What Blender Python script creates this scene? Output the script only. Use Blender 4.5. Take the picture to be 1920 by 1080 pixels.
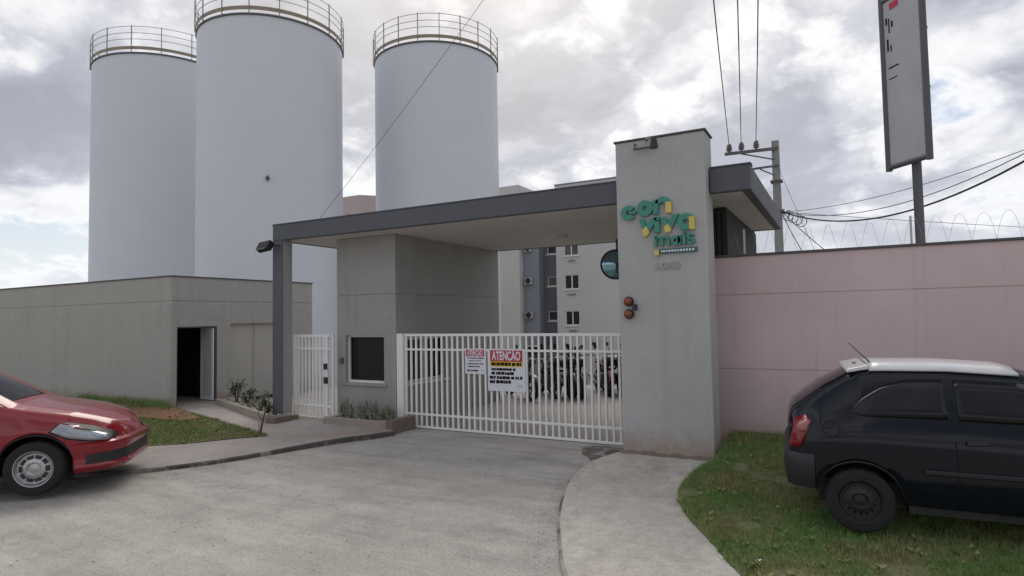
import bpy, bmesh, math, random
from mathutils import Vector, Matrix
random.seed(7)
R = math.radians
for o in list(bpy.data.objects): bpy.data.objects.remove(o)
scene = bpy.context.scene
COL = scene.collection

# ------------------------------------------------------------------ camera
EYE = 1.95
cam_d = bpy.data.cameras.new('camera'); cam = bpy.data.objects.new('camera', cam_d); COL.objects.link(cam)
cam_d.sensor_width = 36.0; cam_d.lens = 36.0 * 1140 / 1920; cam_d.clip_start = .05; cam_d.clip_end = 3000
cam.matrix_world = (Matrix.Translation((0, 0, EYE)) @ Matrix.Rotation(R(28.5), 4, 'Z')
                    @ Matrix.Rotation(R(90) + math.atan(55 / 1140), 4, 'X') @ Matrix.Rotation(-R(1.03), 4, 'Z'))
scene.camera = cam
# ------------------------------------------------------------------ sky
SUN_AZ, SUN_EL = R(-31), R(46)
SUNV = Vector((math.sin(SUN_AZ) * math.cos(SUN_EL), math.cos(SUN_AZ) * math.cos(SUN_EL), math.sin(SUN_EL)))
world = bpy.data.worlds.new('World'); scene.world = world; world.use_nodes = True
def build_world():
    nt = world.node_tree; N = nt.nodes; L = nt.links; N.clear()
    def nd(t, **k):
        n = N.new(t)
        for a, b in k.items(): setattr(n, a, b)
        return n
    def mth(op, a, b=None, c=None, clamp=False):
        n = nd('ShaderNodeMath', operation=op, use_clamp=clamp)
        for i, v in enumerate((a, b, c)):
            if v is None: continue
            if isinstance(v, (int, float)): n.inputs[i].default_value = v
            else: L.new(v, n.inputs[i])
        return n.outputs[0]
    def mixc(f, a, b, mode='MIX'):
        n = nd('ShaderNodeMix', data_type='RGBA', blend_type=mode)
        for s, v in ((0, f), (6, a), (7, b)):
            if isinstance(v, (int, float)): n.inputs[s].default_value = v
            elif isinstance(v, tuple): n.inputs[s].default_value = v
            else: L.new(v, n.inputs[s])
        return n.outputs[2]
    tc = nd('ShaderNodeTexCoord')
    sep = nd('ShaderNodeSeparateXYZ'); L.new(tc.outputs['Generated'], sep.inputs[0])
    z = mth('MAXIMUM', sep.outputs[2], 0.0)
    den = mth('ADD', z, .42)
    u = mth('DIVIDE', sep.outputs[0], den); v = mth('DIVIDE', sep.outputs[1], den)
    cmb = nd('ShaderNodeCombineXYZ'); L.new(u, cmb.inputs[0]); L.new(v, cmb.inputs[1]); cmb.inputs[2].default_value = CLOUD_SEED
    def noise(scale, detail, rough, dist, off=0):
        mp = nd('ShaderNodeMapping'); mp.inputs['Location'].default_value = (off, off * .7, off * .3)
        L.new(cmb.outputs[0], mp.inputs[0])
        n = nd('ShaderNodeTexNoise'); n.inputs['Scale'].default_value = scale; n.inputs['Detail'].default_value = detail
        n.inputs['Roughness'].default_value = rough; n.inputs['Distortion'].default_value = dist
        L.new(mp.outputs[0], n.inputs['Vector']); return n.outputs[0]
    n1 = noise(NS1, 8, .5, .35)
    n2 = noise(NS1 * 3.1, 8, .58, .2, 3.7)
    bil = mth('ABSOLUTE', mth('SUBTRACT', n2, .5))            # puffy, rounded edges
    nn = mth('SUBTRACT', mth('ADD', mth('MULTIPLY', n1, 1.0), mth('MULTIPLY', n2, .16)), mth('MULTIPLY', bil, .45))
    nn = mth('SUBTRACT', nn, .035)
    # cloud tint: bright thin veils to grey thick cores
    rp = nd('ShaderNodeValToRGB'); L.new(nn, rp.inputs[0]); e = rp.color_ramp.elements
    e[0].position = .36; e[0].color = (.66, .71, .80, 1); e[1].position = .66; e[1].color = (.25, .265, .32, 1)
    x = e.new(.42); x.color = (.74, .74, .755, 1)
    x = e.new(.47); x.color = (.65, .655, .68, 1)
    x = e.new(.515); x.color = (.46, .475, .535, 1)
    x = e.new(.57); x.color = (.315, .335, .40, 1)
    cov = nd('ShaderNodeMapRange'); L.new(nn, cov.inputs[0]); cov.inputs[1].default_value = .35; cov.inputs[2].default_value = .43
    cov.inputs[3].default_value = .25
    covh = mth('MAXIMUM', cov.outputs[0], mth('POWER', mth('SUBTRACT', 1.0, z), 6.0))
    # low haze at the horizon and warm glow of the hidden sun
    hz = mth('POWER', mth('SUBTRACT', 1.0, z), 7.0)
    ccol = mixc(mth('MULTIPLY', hz, .75), rp.outputs[0], (.74, .765, .80, 1))
    dt = nd('ShaderNodeVectorMath', operation='DOT_PRODUCT'); L.new(tc.outputs['Generated'], dt.inputs[0]); dt.inputs[1].default_value = SUNV
    gl = mth('POWER', mth('MAXIMUM', dt.outputs['Value'], 0.0), 10.0)
    glm = mth('MULTIPLY', gl, .55)
    ccol = mixc(glm, ccol, (1.0, .87, .66, 1), 'ADD')
    sky = nd('ShaderNodeTexSky', sky_type='NISHITA', sun_disc=False, sun_elevation=SUN_EL, sun_rotation=SUN_AZ)
    sky.air_density = 1.0; sky.dust_density = 1.5
    b1 = nd('ShaderNodeBackground'); L.new(sky.outputs[0], b1.inputs[0]); b1.inputs[1].default_value = .07
    b2 = nd('ShaderNodeBackground'); L.new(ccol, b2.inputs[0]); b2.inputs[1].default_value = .93
    mx = nd('ShaderNodeMixShader'); L.new(covh, mx.inputs[0]); L.new(b1.outputs[0], mx.inputs[1]); L.new(b2.outputs[0], mx.inputs[2])
    out = nd('ShaderNodeOutputWorld'); L.new(mx.outputs[0], out.inputs[0])
CLOUD_SEED, NS1 = 4.3, 1.9
build_world()
# ------------------------------------------------------------------ sun behind the clouds, exposure
sd = bpy.data.lights.new('sun', 'SUN'); sd.energy = 1.15; sd.angle = R(40); sd.color = (1, .93, .83)
sun = bpy.data.objects.new('sun', sd); COL.objects.link(sun); sun.rotation_euler = SUNV.to_track_quat('Z', 'Y').to_euler()
vs = scene.view_settings; vs.view_transform = 'Standard'; vs.look = 'None'; vs.exposure = 0.5; vs.gamma = 1.0; vs.use_curve_mapping = False
scene.render.engine = 'CYCLES'

# ------------------------------------------------------------------ materials
MATS = {}
def material(name, col, rough=.8, var=.10, vscale=1.5, fine=0.0, fscale=40, bump=0.0, bscale=60, streak=0.0,
             metal=0.0, coat=0.0, mid=0.0, mscale=9, drag=None, drips=0.0, cracks=0.0, tint=None, tscale=.6, tcut=(.5, .7), spec=.5, trans=0.0, stain=None):
    if name in MATS: return MATS[name]
    m = bpy.data.materials.new(name); m.use_nodes = True; nt = m.node_tree; N = nt.nodes; L = nt.links
    b = N['Principled BSDF']; b.inputs['Roughness'].default_value = rough; b.inputs['Metallic'].default_value = metal
    b.inputs['Coat Weight'].default_value = coat; b.inputs['Coat Roughness'].default_value = .04
    b.inputs['Specular IOR Level'].default_value = spec; b.inputs['Transmission Weight'].default_value = trans
    geo = N.new('ShaderNodeNewGeometry'); pos = geo.outputs['Position']
    def noise(scale, detail=5, rough_=.6, vec=None, sc=None):
        n = N.new('ShaderNodeTexNoise'); n.inputs['Scale'].default_value = scale; n.inputs['Detail'].default_value = detail
        n.inputs['Roughness'].default_value = rough_
        if sc:
            mp = N.new('ShaderNodeMapping'); mp.inputs['Scale'].default_value = sc; L.new(pos, mp.inputs[0]); L.new(mp.outputs[0], n.inputs['Vector'])
        else: L.new(pos, n.inputs['Vector'])
        return n.outputs[0]
    def mul(cur, fac, amt):       # multiply colour by 1 +- amt following fac
        mr = N.new('ShaderNodeMapRange'); L.new(fac, mr.inputs[0]); mr.inputs[1].default_value = .25; mr.inputs[2].default_value = .75
        mr.inputs[3].default_value = 1 - amt; mr.inputs[4].default_value = 1 + amt
        vm = N.new('ShaderNodeVectorMath'); vm.operation = 'SCALE'; L.new(cur, vm.inputs[0]); L.new(mr.outputs[0], vm.inputs['Scale'])
        return vm.outputs[0]
    rgb = N.new('ShaderNodeRGB'); rgb.outputs[0].default_value = (*col, 1); cur = rgb.outputs[0]
    if tint:
        mr = N.new('ShaderNodeMapRange'); L.new(noise(tscale, 7), mr.inputs[0]); mr.inputs[1].default_value = tcut[0]; mr.inputs[2].default_value = tcut[1]
        mx = N.new('ShaderNodeMix'); mx.data_type = 'RGBA'; L.new(mr.outputs[0], mx.inputs[0]); L.new(cur, mx.inputs[6]); mx.inputs[7].default_value = (*tint, 1)
        cur = mx.outputs[2]
    if var: cur = mul(cur, noise(vscale), var)
    if fine: cur = mul(cur, noise(fscale, 3, .7), fine)
    if mid: cur = mul(cur, noise(mscale, 6, .7), mid)
    if drag: cur = mul(cur, noise(1.0, 6, .65, sc=(drag[0], drag[1], 1)), drag[2])
    if streak: cur = mul(cur, noise(1.0, 4, .6, sc=(5, 5, .35)), streak)
    if drips:                     # sparse rain streaks
        mr = N.new('ShaderNodeMapRange'); L.new(noise(1.0, 3, .55, sc=(6, 6, .22)), mr.inputs[0]); mr.inputs[1].default_value = .56; mr.inputs[2].default_value = .74
        mr.inputs[3].default_value = 1; mr.inputs[4].default_value = 1 - drips
        vm = N.new('ShaderNodeVectorMath'); vm.operation = 'SCALE'; L.new(cur, vm.inputs[0]); L.new(mr.outputs[0], vm.inputs['Scale']); cur = vm.outputs[0]
    if cracks:                    # hairline cracks
        nv = N.new('ShaderNodeTexNoise'); nv.inputs['Scale'].default_value = 2.5; nv.inputs['Detail'].default_value = 6; L.new(pos, nv.inputs['Vector'])
        va = N.new('ShaderNodeVectorMath'); va.operation = 'MULTIPLY_ADD'; L.new(nv.outputs['Color'], va.inputs[0]); va.inputs[1].default_value = (.5, .5, .5); L.new(pos, va.inputs[2])
        vo = N.new('ShaderNodeTexVoronoi'); vo.feature = 'DISTANCE_TO_EDGE'; vo.inputs['Scale'].default_value = .55; L.new(va.outputs[0], vo.inputs['Vector'])
        mr = N.new('ShaderNodeMapRange'); L.new(vo.outputs[0], mr.inputs[0]); mr.inputs[1].default_value = .002; mr.inputs[2].default_value = .008
        mr.inputs[3].default_value = 0; mr.inputs[4].default_value = 1
        mk_ = N.new('ShaderNodeMapRange'); L.new(noise(.35, 3), mk_.inputs[0]); mk_.inputs[1].default_value = .52; mk_.inputs[2].default_value = .62; mk_.inputs[4].default_value = cracks
        iv = N.new('ShaderNodeMath'); iv.operation = 'SUBTRACT'; iv.inputs[0].default_value = 1; L.new(mr.outputs[0], iv.inputs[1])
        pm_ = N.new('ShaderNodeMath'); pm_.operation = 'MULTIPLY'; L.new(iv.outputs[0], pm_.inputs[0]); L.new(mk_.outputs[0], pm_.inputs[1])
        mr = N.new('ShaderNodeMath'); mr.operation = 'SUBTRACT'; mr.inputs[0].default_value = 1; L.new(pm_.outputs[0], mr.inputs[1])
        vm = N.new('ShaderNodeVectorMath'); vm.operation = 'SCALE'; L.new(cur, vm.inputs[0]); L.new(mr.outputs[0], vm.inputs['Scale']); cur = vm.outputs[0]
    if stain:                     # splashed earth low on a wall: (colour, height, ragged edge)
        sp = N.new('ShaderNodeSeparateXYZ'); L.new(pos, sp.inputs[0])
        ns = N.new('ShaderNodeMath'); ns.operation = 'MULTIPLY_ADD'; L.new(noise(6, 6), ns.inputs[0]); ns.inputs[1].default_value = stain[2]; L.new(sp.outputs[2], ns.inputs[2])
        mr = N.new('ShaderNodeMapRange'); L.new(ns.outputs[0], mr.inputs[0]); mr.inputs[1].default_value = stain[1] + stain[2] * .5; mr.inputs[2].default_value = stain[1] * .3 + stain[2] * .5
        mr.inputs[4].default_value = .75
        mx = N.new('ShaderNodeMix'); mx.data_type = 'RGBA'; L.new(mr.outputs[0], mx.inputs[0]); L.new(cur, mx.inputs[6]); mx.inputs[7].default_value = (*stain[0], 1)
        cur = mx.outputs[2]
    L.new(cur, b.inputs['Base Color'])
    if bump:
        bp = N.new('ShaderNodeBump'); bp.inputs['Strength'].default_value = bump; bp.inputs['Distance'].default_value = .01
        L.new(noise(bscale, 4, .7), bp.inputs['Height']); L.new(bp.outputs[0], b.inputs['Normal'])
    MATS[name] = m; return m

M_road = material('road_concrete', (.40, .378, .342), .9, .08, .45, .30, 42, .8, 60, mid=.14, mscale=7, drag=(.7, 3.4, .22), cracks=.22, tint=(.325, .305, .275), tscale=1.1, tcut=(.44, .66))
M_yard = material('yard_paving', (.31, .29, .275), .9, .12, .6, .10, 30, .3, 60)
M_pave = material('pavement_concrete', (.445, .415, .37), .9, .12, .8, .22, 40, .6, 60, mid=.19, mscale=8, drag=(3, .8, .12), cracks=.2, tint=(.34, .315, .28), tscale=1.8, tcut=(.5, .68))
M_paveL = material('pavement_reddish', (.33, .30, .28), .9, .12, .8, .16, 45, .4, 70, mid=.12, mscale=8, tint=(.29, .235, .21), tscale=.9, tcut=(.45, .65))
M_kerb = material('kerb_dirty', (.085, .075, .066), .95, .25, 5, .2, 40, .4, 60, tint=(.24, .22, .20), tscale=3.5, tcut=(.5, .6))
M_soil = material('soil', (.16, .16, .08), .95, .25, 2, .2, 30, .6, 40, tint=(.20, .155, .09), tscale=1.2, tcut=(.56, .66))
M_dirt = material('dirt', (.14, .125, .105), .95, .25, 6, .3, 30, .8, 40, tint=(.30, .29, .27), tscale=5, tcut=(.5, .6))
M_redsoil = material('red_earth', (.20, .10, .055), .95, .25, 2, .2, 30, .6, 40)
M_ground = material('ground_far', (.24, .23, .20), .95, .2, .2, .1, 10)
M_plaster = material('grey_plaster', (.33, .325, .31), .9, .07, 1.4, .06, 70, .35, 90, mid=.05, mscale=14, drips=.10, streak=.03)
M_tower = material('tower_plaster', (.42, .42, .415), .9, .06, 1.2, .08, 50, .5, 80, mid=.06, mscale=12, drips=.08, streak=.02, stain=((.32, .22, .165), .48, .42))
M_out = material('outbuilding_plaster', (.385, .373, .345), .9, .08, .7, .05, 80, .25, 120, streak=.04, tint=(.345, .338, .31), tscale=.7, drips=.04, mid=.06, mscale=6, stain=((.27, .21, .16), .35, .3))
M_panel = material('pale_panel', (.42, .405, .37), .9, .06, .8, .04, 80, .2, 120, streak=.03)
M_col = material('column_plaster', (.34, .335, .32), .9, .06, 1, .05, 80, .25, 120, streak=.03, stain=((.28, .20, .16), .25, .25))
M_blue = material('slate_blue_paint', (.093, .10, .115), .7, .07, .8, .05, 60, .15, 100, streak=.03)
M_soffit = material('soffit', (.60, .585, .56), .9, .05, .8, .03, 60, tint=(.54, .52, .485), tscale=1.0, tcut=(.55, .75))
M_pink = material('pink_plaster', (.66, .515, .515), .9, .06, .5, .04, 90, .2, 130, streak=.02, tint=(.615, .48, .48), tscale=.8, tcut=(.42, .6), drips=.09, stain=((.40, .27, .22), .50, .3))
M_coping = material('dark_coping', (.09, .088, .088), .7, .15, 3)
M_silo = material('white_silo_paint', (.645, .668, .72), .5, .03, .25, .015, 12, drips=.02, tint=(.62, .64, .675), tscale=.25, tcut=(.45, .65), streak=.01)
M_brown = material('brown_steel', (.30, .25, .19), .7, .1, 2)
M_steel = material('dark_steel', (.10, .10, .11), .6, .1, 3)
M_rail = material('railing_steel', (.26, .255, .25), .6, .1, 3)
M_slat = material('dark_slat', (.03, .03, .032), .8, .2, 4)
M_kerbr = material('kerb_worn', (.33, .31, .28), .95, .2, 5, .2, 40, .4, 60, tint=(.10, .09, .08), tscale=2.5, tcut=(.48, .6))
M_galv = material('galvanised', (.42, .43, .44), .45, .1, 4, metal=.7)
M_white = material('white_gate_paint', (.80, .80, .78), .45, .04, 3, .03, 50)
M_whitef = material('white_frame', (.72, .72, .70), .5, .04, 3)
M_black = material('black_plastic', (.018, .018, .02), .5, .1, 5)
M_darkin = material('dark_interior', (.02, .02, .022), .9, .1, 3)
M_glassd = material('dark_glass', (.006, .007, .009), .05, 0, 1, spec=.3)
M_glassb = material('block_glass', (.02, .022, .026), .15, 0, 1, spec=.4)
M_cream = material('block_cream', (.56, .55, .53), .9, .05, .15, .03, 5, streak=.02)
M_grey = material('block_grey', (.15, .155, .17), .9, .08, .4, streak=.03)
M_grey2 = material('block_grey_light', (.26, .27, .30), .9, .06, .4, streak=.03)
M_pinkb = material('block_pinkish', (.47, .39, .38), .9, .06, .3)
M_green = material('sign_green', (.045, .24, .18), .5, .12, 8)
M_green2 = material('sign_dark_green', (.02, .12, .10), .5, .12, 8)
M_yellow = material('sign_yellow', (.62, .49, .12), .5, .10, 8)
M_red = material('print_red', (.46, .02, .05), .55, .05, 6)
M_yel2 = material('print_yellow', (.72, .48, .02), .55, .05, 6)
M_sheet = material('sign_sheet', (.70, .71, .76), .4, .03, 4)
M_ink = material('print_ink', (.012, .013, .018), .8, 0, 1, spec=.15)
M_inkt = material('print_teal', (.45, .60, .58), .6)
M_numb = material('number_grey', (.335, .333, .33), .7, .1, 8)
M_amber = material('beacon_amber', (.22, .06, .03), .3, .1, 9)
M_wire = material('cable_black', (.03, .03, .032), .7)
M_conc = material('pole_concrete', (.27, .27, .27), .9, .12, 3, .1, 40, .3, 60)
M_porc = material('insulator', (.13, .11, .11), .4)
M_razor = material('razor_wire', (.36, .37, .38), .5, metal=.6)
M_carblk = material('car_paint_navy', (.003, .0045, .010), .08, 0, 1, spec=.32)
M_carred = material('car_paint_red', (.23, .005, .012), .18, 0, 1, coat=.7, spec=.3)
M_roofrefl_helmet = material('roof_reflection_helmet_white', (.62, .62, .63), .3, .04, 4, coat=.5)  # white is sky reflection painted on the dark car's roof; also colours the helmet
M_trim = material('car_trim', (.010, .011, .014), .5, .1, 8)
M_tyre = material('tyre_rubber', (.014, .014, .014), .85, .15, 12, bump=.3, bscale=80)
M_rim = material('steel_rim', (.014, .014, .015), .5, .12, 14)
M_alloy = material('alloy_rim', (.45, .46, .47), .35, .05, 8, metal=.8)
M_glasscar = material('car_glass', (.004, .005, .006), .03, 0, 1, spec=.32)
M_tail = material('tail_red', (.19, .005, .01), .2, 0, 1, coat=.3)
M_tailp = material('tail_clear', (.30, .09, .09), .25, 0, 1, coat=.3)
M_lamp = material('headlamp', (.30, .32, .34), .1, .1, 20, metal=.5, coat=1)
M_chrome = material('chrome', (.7, .7, .7), .12, metal=1.0)
M_bark = material('bark', (.11, .085, .065), .9, .2, 8)
M_stone = material('pebble', (.40, .385, .35), .9, .15, 8)
M_brick = material('planter_brick', (.18, .14, .115), .95, .2, 6, .1, 40, .4, 60)
M_planter = material('planter_plaster', (.31, .27, .225), .95, .15, 3, .1, 40, .3, 60)
M_mirr = material('convex_mirror', (.25, .42, .50), .08, .1, 3, metal=.9)
M_boardp = material('board_panel', (.42, .43, .44), .6, .08, 2, streak=.04)
def leafmat(name, c1, c2, sc=2.2):
    m = material(name, c1, .75, .35, 9, tint=c2, tscale=sc, tcut=(.42, .62), spec=.2)
    return m
M_grass = leafmat('grass_green', (.16, .27, .08), (.27, .265, .115), 1.4)
M_grassL = leafmat('grass_olive', (.155, .22, .07), (.23, .22, .09), 1.8)
M_leaf = leafmat('leaf_dark', (.028, .055, .022), (.055, .085, .03), 5)
M_leafg = leafmat('leaf_greyish', (.20, .21, .16), (.27, .26, .21), 6)

# ------------------------------------------------------------------ mesh helpers
class MB:
    def __init__(s): s.v = []; s.f = []
    def add(s, vs, fs):
        n = len(s.v); s.v += [tuple(v) for v in vs]; s.f += [tuple(i + n for i in f) for f in fs]; return s
    def box(s, x0, x1, y0, y1, z0, z1):
        return s.add([(x0, y0, z0), (x1, y0, z0), (x1, y1, z0), (x0, y1, z0), (x0, y0, z1), (x1, y0, z1), (x1, y1, z1), (x0, y1, z1)],
                     [(3, 2, 1, 0), (4, 5, 6, 7), (0, 1, 5, 4), (1, 2, 6, 5), (2, 3, 7, 6), (3, 0, 4, 7)])
    def obox(s, c, u, v, w):      # oriented box: centre + three half axes
        c, u, v, w = map(Vector, (c, u, v, w))
        p = [c - u - v - w, c + u - v - w, c + u + v - w, c - u + v - w, c - u - v + w, c + u - v + w, c + u + v + w, c - u + v + w]
        return s.add(p, [(3, 2, 1, 0), (4, 5, 6, 7), (0, 1, 5, 4), (1, 2, 6, 5), (2, 3, 7, 6), (3, 0, 4, 7)])
    def bar(s, a, b, w, h=None):
        a, b = Vector(a), Vector(b); d = b - a; h = h or w
        up = Vector((0, 0, 1)) if abs(d.normalized().z) < .9 else Vector((0, 1, 0))
        x = d.cross(up).normalized(); y = x.cross(d).normalized()
        return s.obox((a + b) / 2, d / 2, x * w / 2, y * h / 2)
    def prism(s, pts, f0, f1):    # pts 2-D; f0,f1 map (a,b) to 3-D points of the two caps
        n = len(pts); a = [f0(*p) for p in pts]; b = [f1(*p) for p in pts]
        return s.add(a + b, [tuple(range(n - 1, -1, -1)), tuple(range(n, 2 * n))] + [(i, (i + 1) % n, n + (i + 1) % n, n + i) for i in range(n)])
    def tube(s, path, r, n=6, caps=True):
        path = [Vector(p) for p in path]; rs = r if isinstance(r, (list, tuple)) else [r] * len(path)
        vs = []; fs = []; ref = None
        for i, p in enumerate(path):
            d = (path[min(i + 1, len(path) - 1)] - path[max(i - 1, 0)]).normalized()
            if ref is None: ref = d.orthogonal().normalized()
            ref = (ref - d * ref.dot(d)); ref = ref.normalized() if ref.length > 1e-6 else d.orthogonal().normalized()
            y = d.cross(ref)
            for k in range(n):
                a = 2 * math.pi * k / n; vs.append(p + (ref * math.cos(a) + y * math.sin(a)) * rs[i])
        for i in range(len(path) - 1):
            for k in range(n):
                fs.append((i * n + k, i * n + (k + 1) % n, (i + 1) * n + (k + 1) % n, (i + 1) * n + k))
        if caps: fs.append(tuple(range(n - 1, -1, -1))); fs.append(tuple(len(vs) - n + k for k in range(n)))
        return s.add(vs, fs)
    def lathe(s, prof, n=32, c=(0, 0, 0), axis='z', closed=False):
        vs = []; m = len(prof); c = Vector(c)
        for k in range(n):
            a = 2 * math.pi * k / n; ca, sa = math.cos(a), math.sin(a)
            for r, h in prof:
                p = {'z': (r * ca, r * sa, h), 'y': (r * ca, h, r * sa), 'x': (h, r * ca, r * sa)}[axis]
                vs.append(c + Vector(p))
        fs = []
        for k in range(n):
            k2 = (k + 1) % n
            for j in range(m - (0 if closed else 1)):
                j2 = (j + 1) % m; q = (k * m + j, k2 * m + j, k2 * m + j2, k * m + j2)
                fs.append(q if axis != 'y' else q[::-1])
        return s.add(vs, fs)
    def build(s, name, mat, parent=None, smooth=None, bevel=0, loc=None):
        me = bpy.data.meshes.new(name); me.from_pydata(s.v, [], s.f)
        bm = bmesh.new(); bm.from_mesh(me); bmesh.ops.remove_doubles(bm, verts=bm.verts, dist=1e-5) if smooth else None
        if smooth: bmesh.ops.recalc_face_normals(bm, faces=bm.faces)
        bm.to_mesh(me); bm.free()
        if isinstance(mat, (list, tuple)):
            for q in mat: me.materials.append(q)
        else: me.materials.append(mat)
        if smooth:
            me.shade_smooth(); me.set_sharp_from_angle(angle=R(smooth))
        o = bpy.data.objects.new(name, me); COL.objects.link(o)
        if parent: o.parent = parent
        if loc: o.location = loc
        if bevel:
            md = o.modifiers.new('bevel', 'BEVEL'); md.width = bevel; md.segments = 2; md.limit_method = 'ANGLE'
        return o
def thing(name, label, cat, loc=(0, 0, 0), rz=0, group=None):
    o = bpy.data.objects.new(name, None); COL.objects.link(o); o.location = loc; o.rotation_euler = (0, 0, rz); o.empty_display_size = .2
    return tag(o, label, cat, group)
def tag(o, label, cat, group=None, kind=None):
    if label: o['label'] = label
    if cat: o['category'] = cat
    if group: o['group'] = group
    if kind: o['kind'] = kind
    return o
def structure(o, label=None):
    o['kind'] = 'structure'
    if label: o['label'] = label
    return o
def copy_tree(o, parent=None):
    c = o.copy(); COL.objects.link(c); c.parent = parent
    for ch in list(o.children): copy_tree(ch, c)
    return c
def interp(tab, x):
    if x <= tab[0][0]: return tab[0][1]
    for (a, va), (b, vb) in zip(tab, tab[1:]):
        if x <= b: return va + (vb - va) * (x - a) / (b - a)
    return tab[-1][1]
def smooth_curve(pts, n=6):
    out = []
    for i in range(len(pts) - 1):
        p0 = Vector(pts[max(i - 1, 0)]); p1 = Vector(pts[i]); p2 = Vector(pts[i + 1]); p3 = Vector(pts[min(i + 2, len(pts) - 1)])
        for k in range(n):
            t = k / n; out.append(.5 * ((2 * p1) + (p2 - p0) * t + (2 * p0 - 5 * p1 + 4 * p2 - p3) * t * t + (3 * p1 - p0 - 3 * p2 + p3) * t ** 3))
    out.append(Vector(pts[-1])); return out
def resample(pts, n):
    L = [0]
    for a, b in zip(pts, pts[1:]): L.append(L[-1] + (b - a).length)
    out = []; j = 0
    for k in range(n):
        t = L[-1] * k / (n - 1)
        while j < len(L) - 2 and L[j + 1] < t: j += 1
        d = L[j + 1] - L[j]; out.append(pts[j].lerp(pts[j + 1], (t - L[j]) / d if d else 0))
    return out
def inpoly(x, y, P):
    r = False; n = len(P)
    for i in range(n):
        x1, y1 = P[i][0], P[i][1]; x2, y2 = P[i - 1][0], P[i - 1][1]
        if (y1 > y) != (y2 > y) and x < (x2 - x1) * (y - y1) / (y2 - y1) + x1: r = not r
    return r
def sheet(name, A, B, zf, n, m, mat, bottom=None):   # ruled sheet between two plan curves, optional skirt down to z=bottom along A
    A = resample(A, n); B = resample(B, n); mb = MB(); vs = []
    for i in range(n):
        for j in range(m):
            p = A[i].lerp(B[i], j / (m - 1)); vs.append((p.x, p.y, zf(p.x, p.y)))
    mb.add(vs, [(i * m + j, (i + 1) * m + j, (i + 1) * m + j + 1, i * m + j + 1) for i in range(n - 1) for j in range(m - 1)])
    return mb, A
def V2(l): return [Vector((a, b, 0)) for a, b in l]
def sstep(a, b, x):
    t = max(0, min(1, (x - a) / (b - a))); return t * t * (3 - 2 * t)

# ================================================================== SETTING
def gz(x, y): return -.03 - 2.2 * sstep(16.2, 23, y)
mb = MB(); xs = [-900, -300, -120] + [-60 + 6 * i for i in range(21)] + [120, 300, 900]; ys = [-600, -150, -40, -10, 0, 8, 15.5, 16.2] + [17 + .75 * i for i in range(9)] + [26, 40, 80, 200, 900]
mb.add([(x, y, gz(x, y)) for x in xs for y in ys], [(i * len(ys) + j, (i + 1) * len(ys) + j, (i + 1) * len(ys) + j + 1, i * len(ys) + j + 1) for i in range(len(xs) - 1) for j in range(len(ys) - 1)])
structure(mb.build('ground', M_ground))
mb = MB(); mb.add([(-80, -30, 0), (60, -30, 0), (60, 8.86, 0), (-80, 8.86, 0)], [(0, 1, 2, 3)])
structure(mb.build('road', M_road))
mb = MB(); mb.add([(-13, 8.86, .004), (-1, 8.86, .004), (-1, 16.2, .004), (-13, 16.2, .004)], [(0, 1, 2, 3)])
structure(mb.build('courtyard', M_yard))

# right pavement, kerb and lawn
KR = smooth_curve(V2([(14, 2.6), (6, 2.65), (1.0, 2.8), (-.5, 3.1), (-1.4, 3.62), (-1.9, 4.28), (-2.2, 4.86), (-2.43, 5.35), (-2.66, 5.97), (-2.86, 6.7), (-2.9, 7.3), (-2.82, 7.75), (-2.74, 8.05)]))
GR = smooth_curve(V2([(14, 3.8), (6, 3.8), (1.4, 3.85), (.3, 4.05), (-.6, 4.62), (-1.06, 5.37), (-1.42, 6.0), (-1.62, 6.6), (-1.62, 7.2), (-1.5, 7.7), (-1.44, 8.05)]))
def zpr(x, y): return .035 + .065 * sstep(5.2, 7.8, y)
mb, A = sheet('p', KR, GR, zpr, 90, 8, None)
structure(mb.build('pavement_right', M_pave, smooth=40))
mb = MB(); n = len(A); off = []
for i in range(n):
    d = (A[min(i + 1, n - 1)] - A[max(i - 1, 0)]).normalized(); off.append(A[i] + Vector((d.y, -d.x, 0)) * -.028)
vs = []
for i in range(n):
    z = zpr(A[i].x, A[i].y)
    vs += [(A[i].x, A[i].y, z), (off[i].x, off[i].y, z - .012), (off[i].x, off[i].y, -.02)]
mb.add(vs, [(i * 3 + j, i * 3 + j + 1, (i + 1) * 3 + j + 1, (i + 1) * 3 + j) for i in range(n - 1) for j in (0, 1)])
structure(mb.build('kerb_right', M_kerbr))
def zlr(x, y): return zpr(x, y) + .008 + .17 * sstep(6.9, 9.0, y) * sstep(-1.9, -1.2, x + .3)
GR2 = V2([(14, 9.12)] + [(14 - .155 * i, 9.12) for i in range(1, 100)])
GR3 = smooth_curve(V2([(14, 3.8), (6, 3.8), (1.4, 3.85), (.3, 4.05), (-.6, 4.62), (-1.06, 5.37), (-1.42, 6.0), (-1.62, 6.6), (-1.62, 7.2), (-1.5, 7.7), (-1.44, 8.05), (-1.44, 8.5), (-1.44, 9.12)]))
GB = smooth_curve(V2([(14, 9.12), (6, 9.12), (1.4, 9.12), (.5, 9.12), (.2, 9.12), (.0, 9.12), (-.2, 9.12), (-.4, 9.12), (-.6, 9.12), (-.8, 9.12), (-1.0, 9.12), (-1.2, 9.12), (-1.40, 9.12)]))
mb, A = sheet('l', GR3, GB, zlr, 100, 16, None)
lawn_right = structure(mb.build('lawn_right', M_soil, smooth=40))
DP = resample(smooth_curve(V2([(-2.92, 7.55), (-2.84, 7.95), (-2.74, 8.3), (-2.9, 8.72), (-3.3, 8.66), (-3.55, 8.5), (-3.35, 8.2), (-3.1, 7.85), (-2.92, 7.55)])), 30)[:-1]
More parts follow.
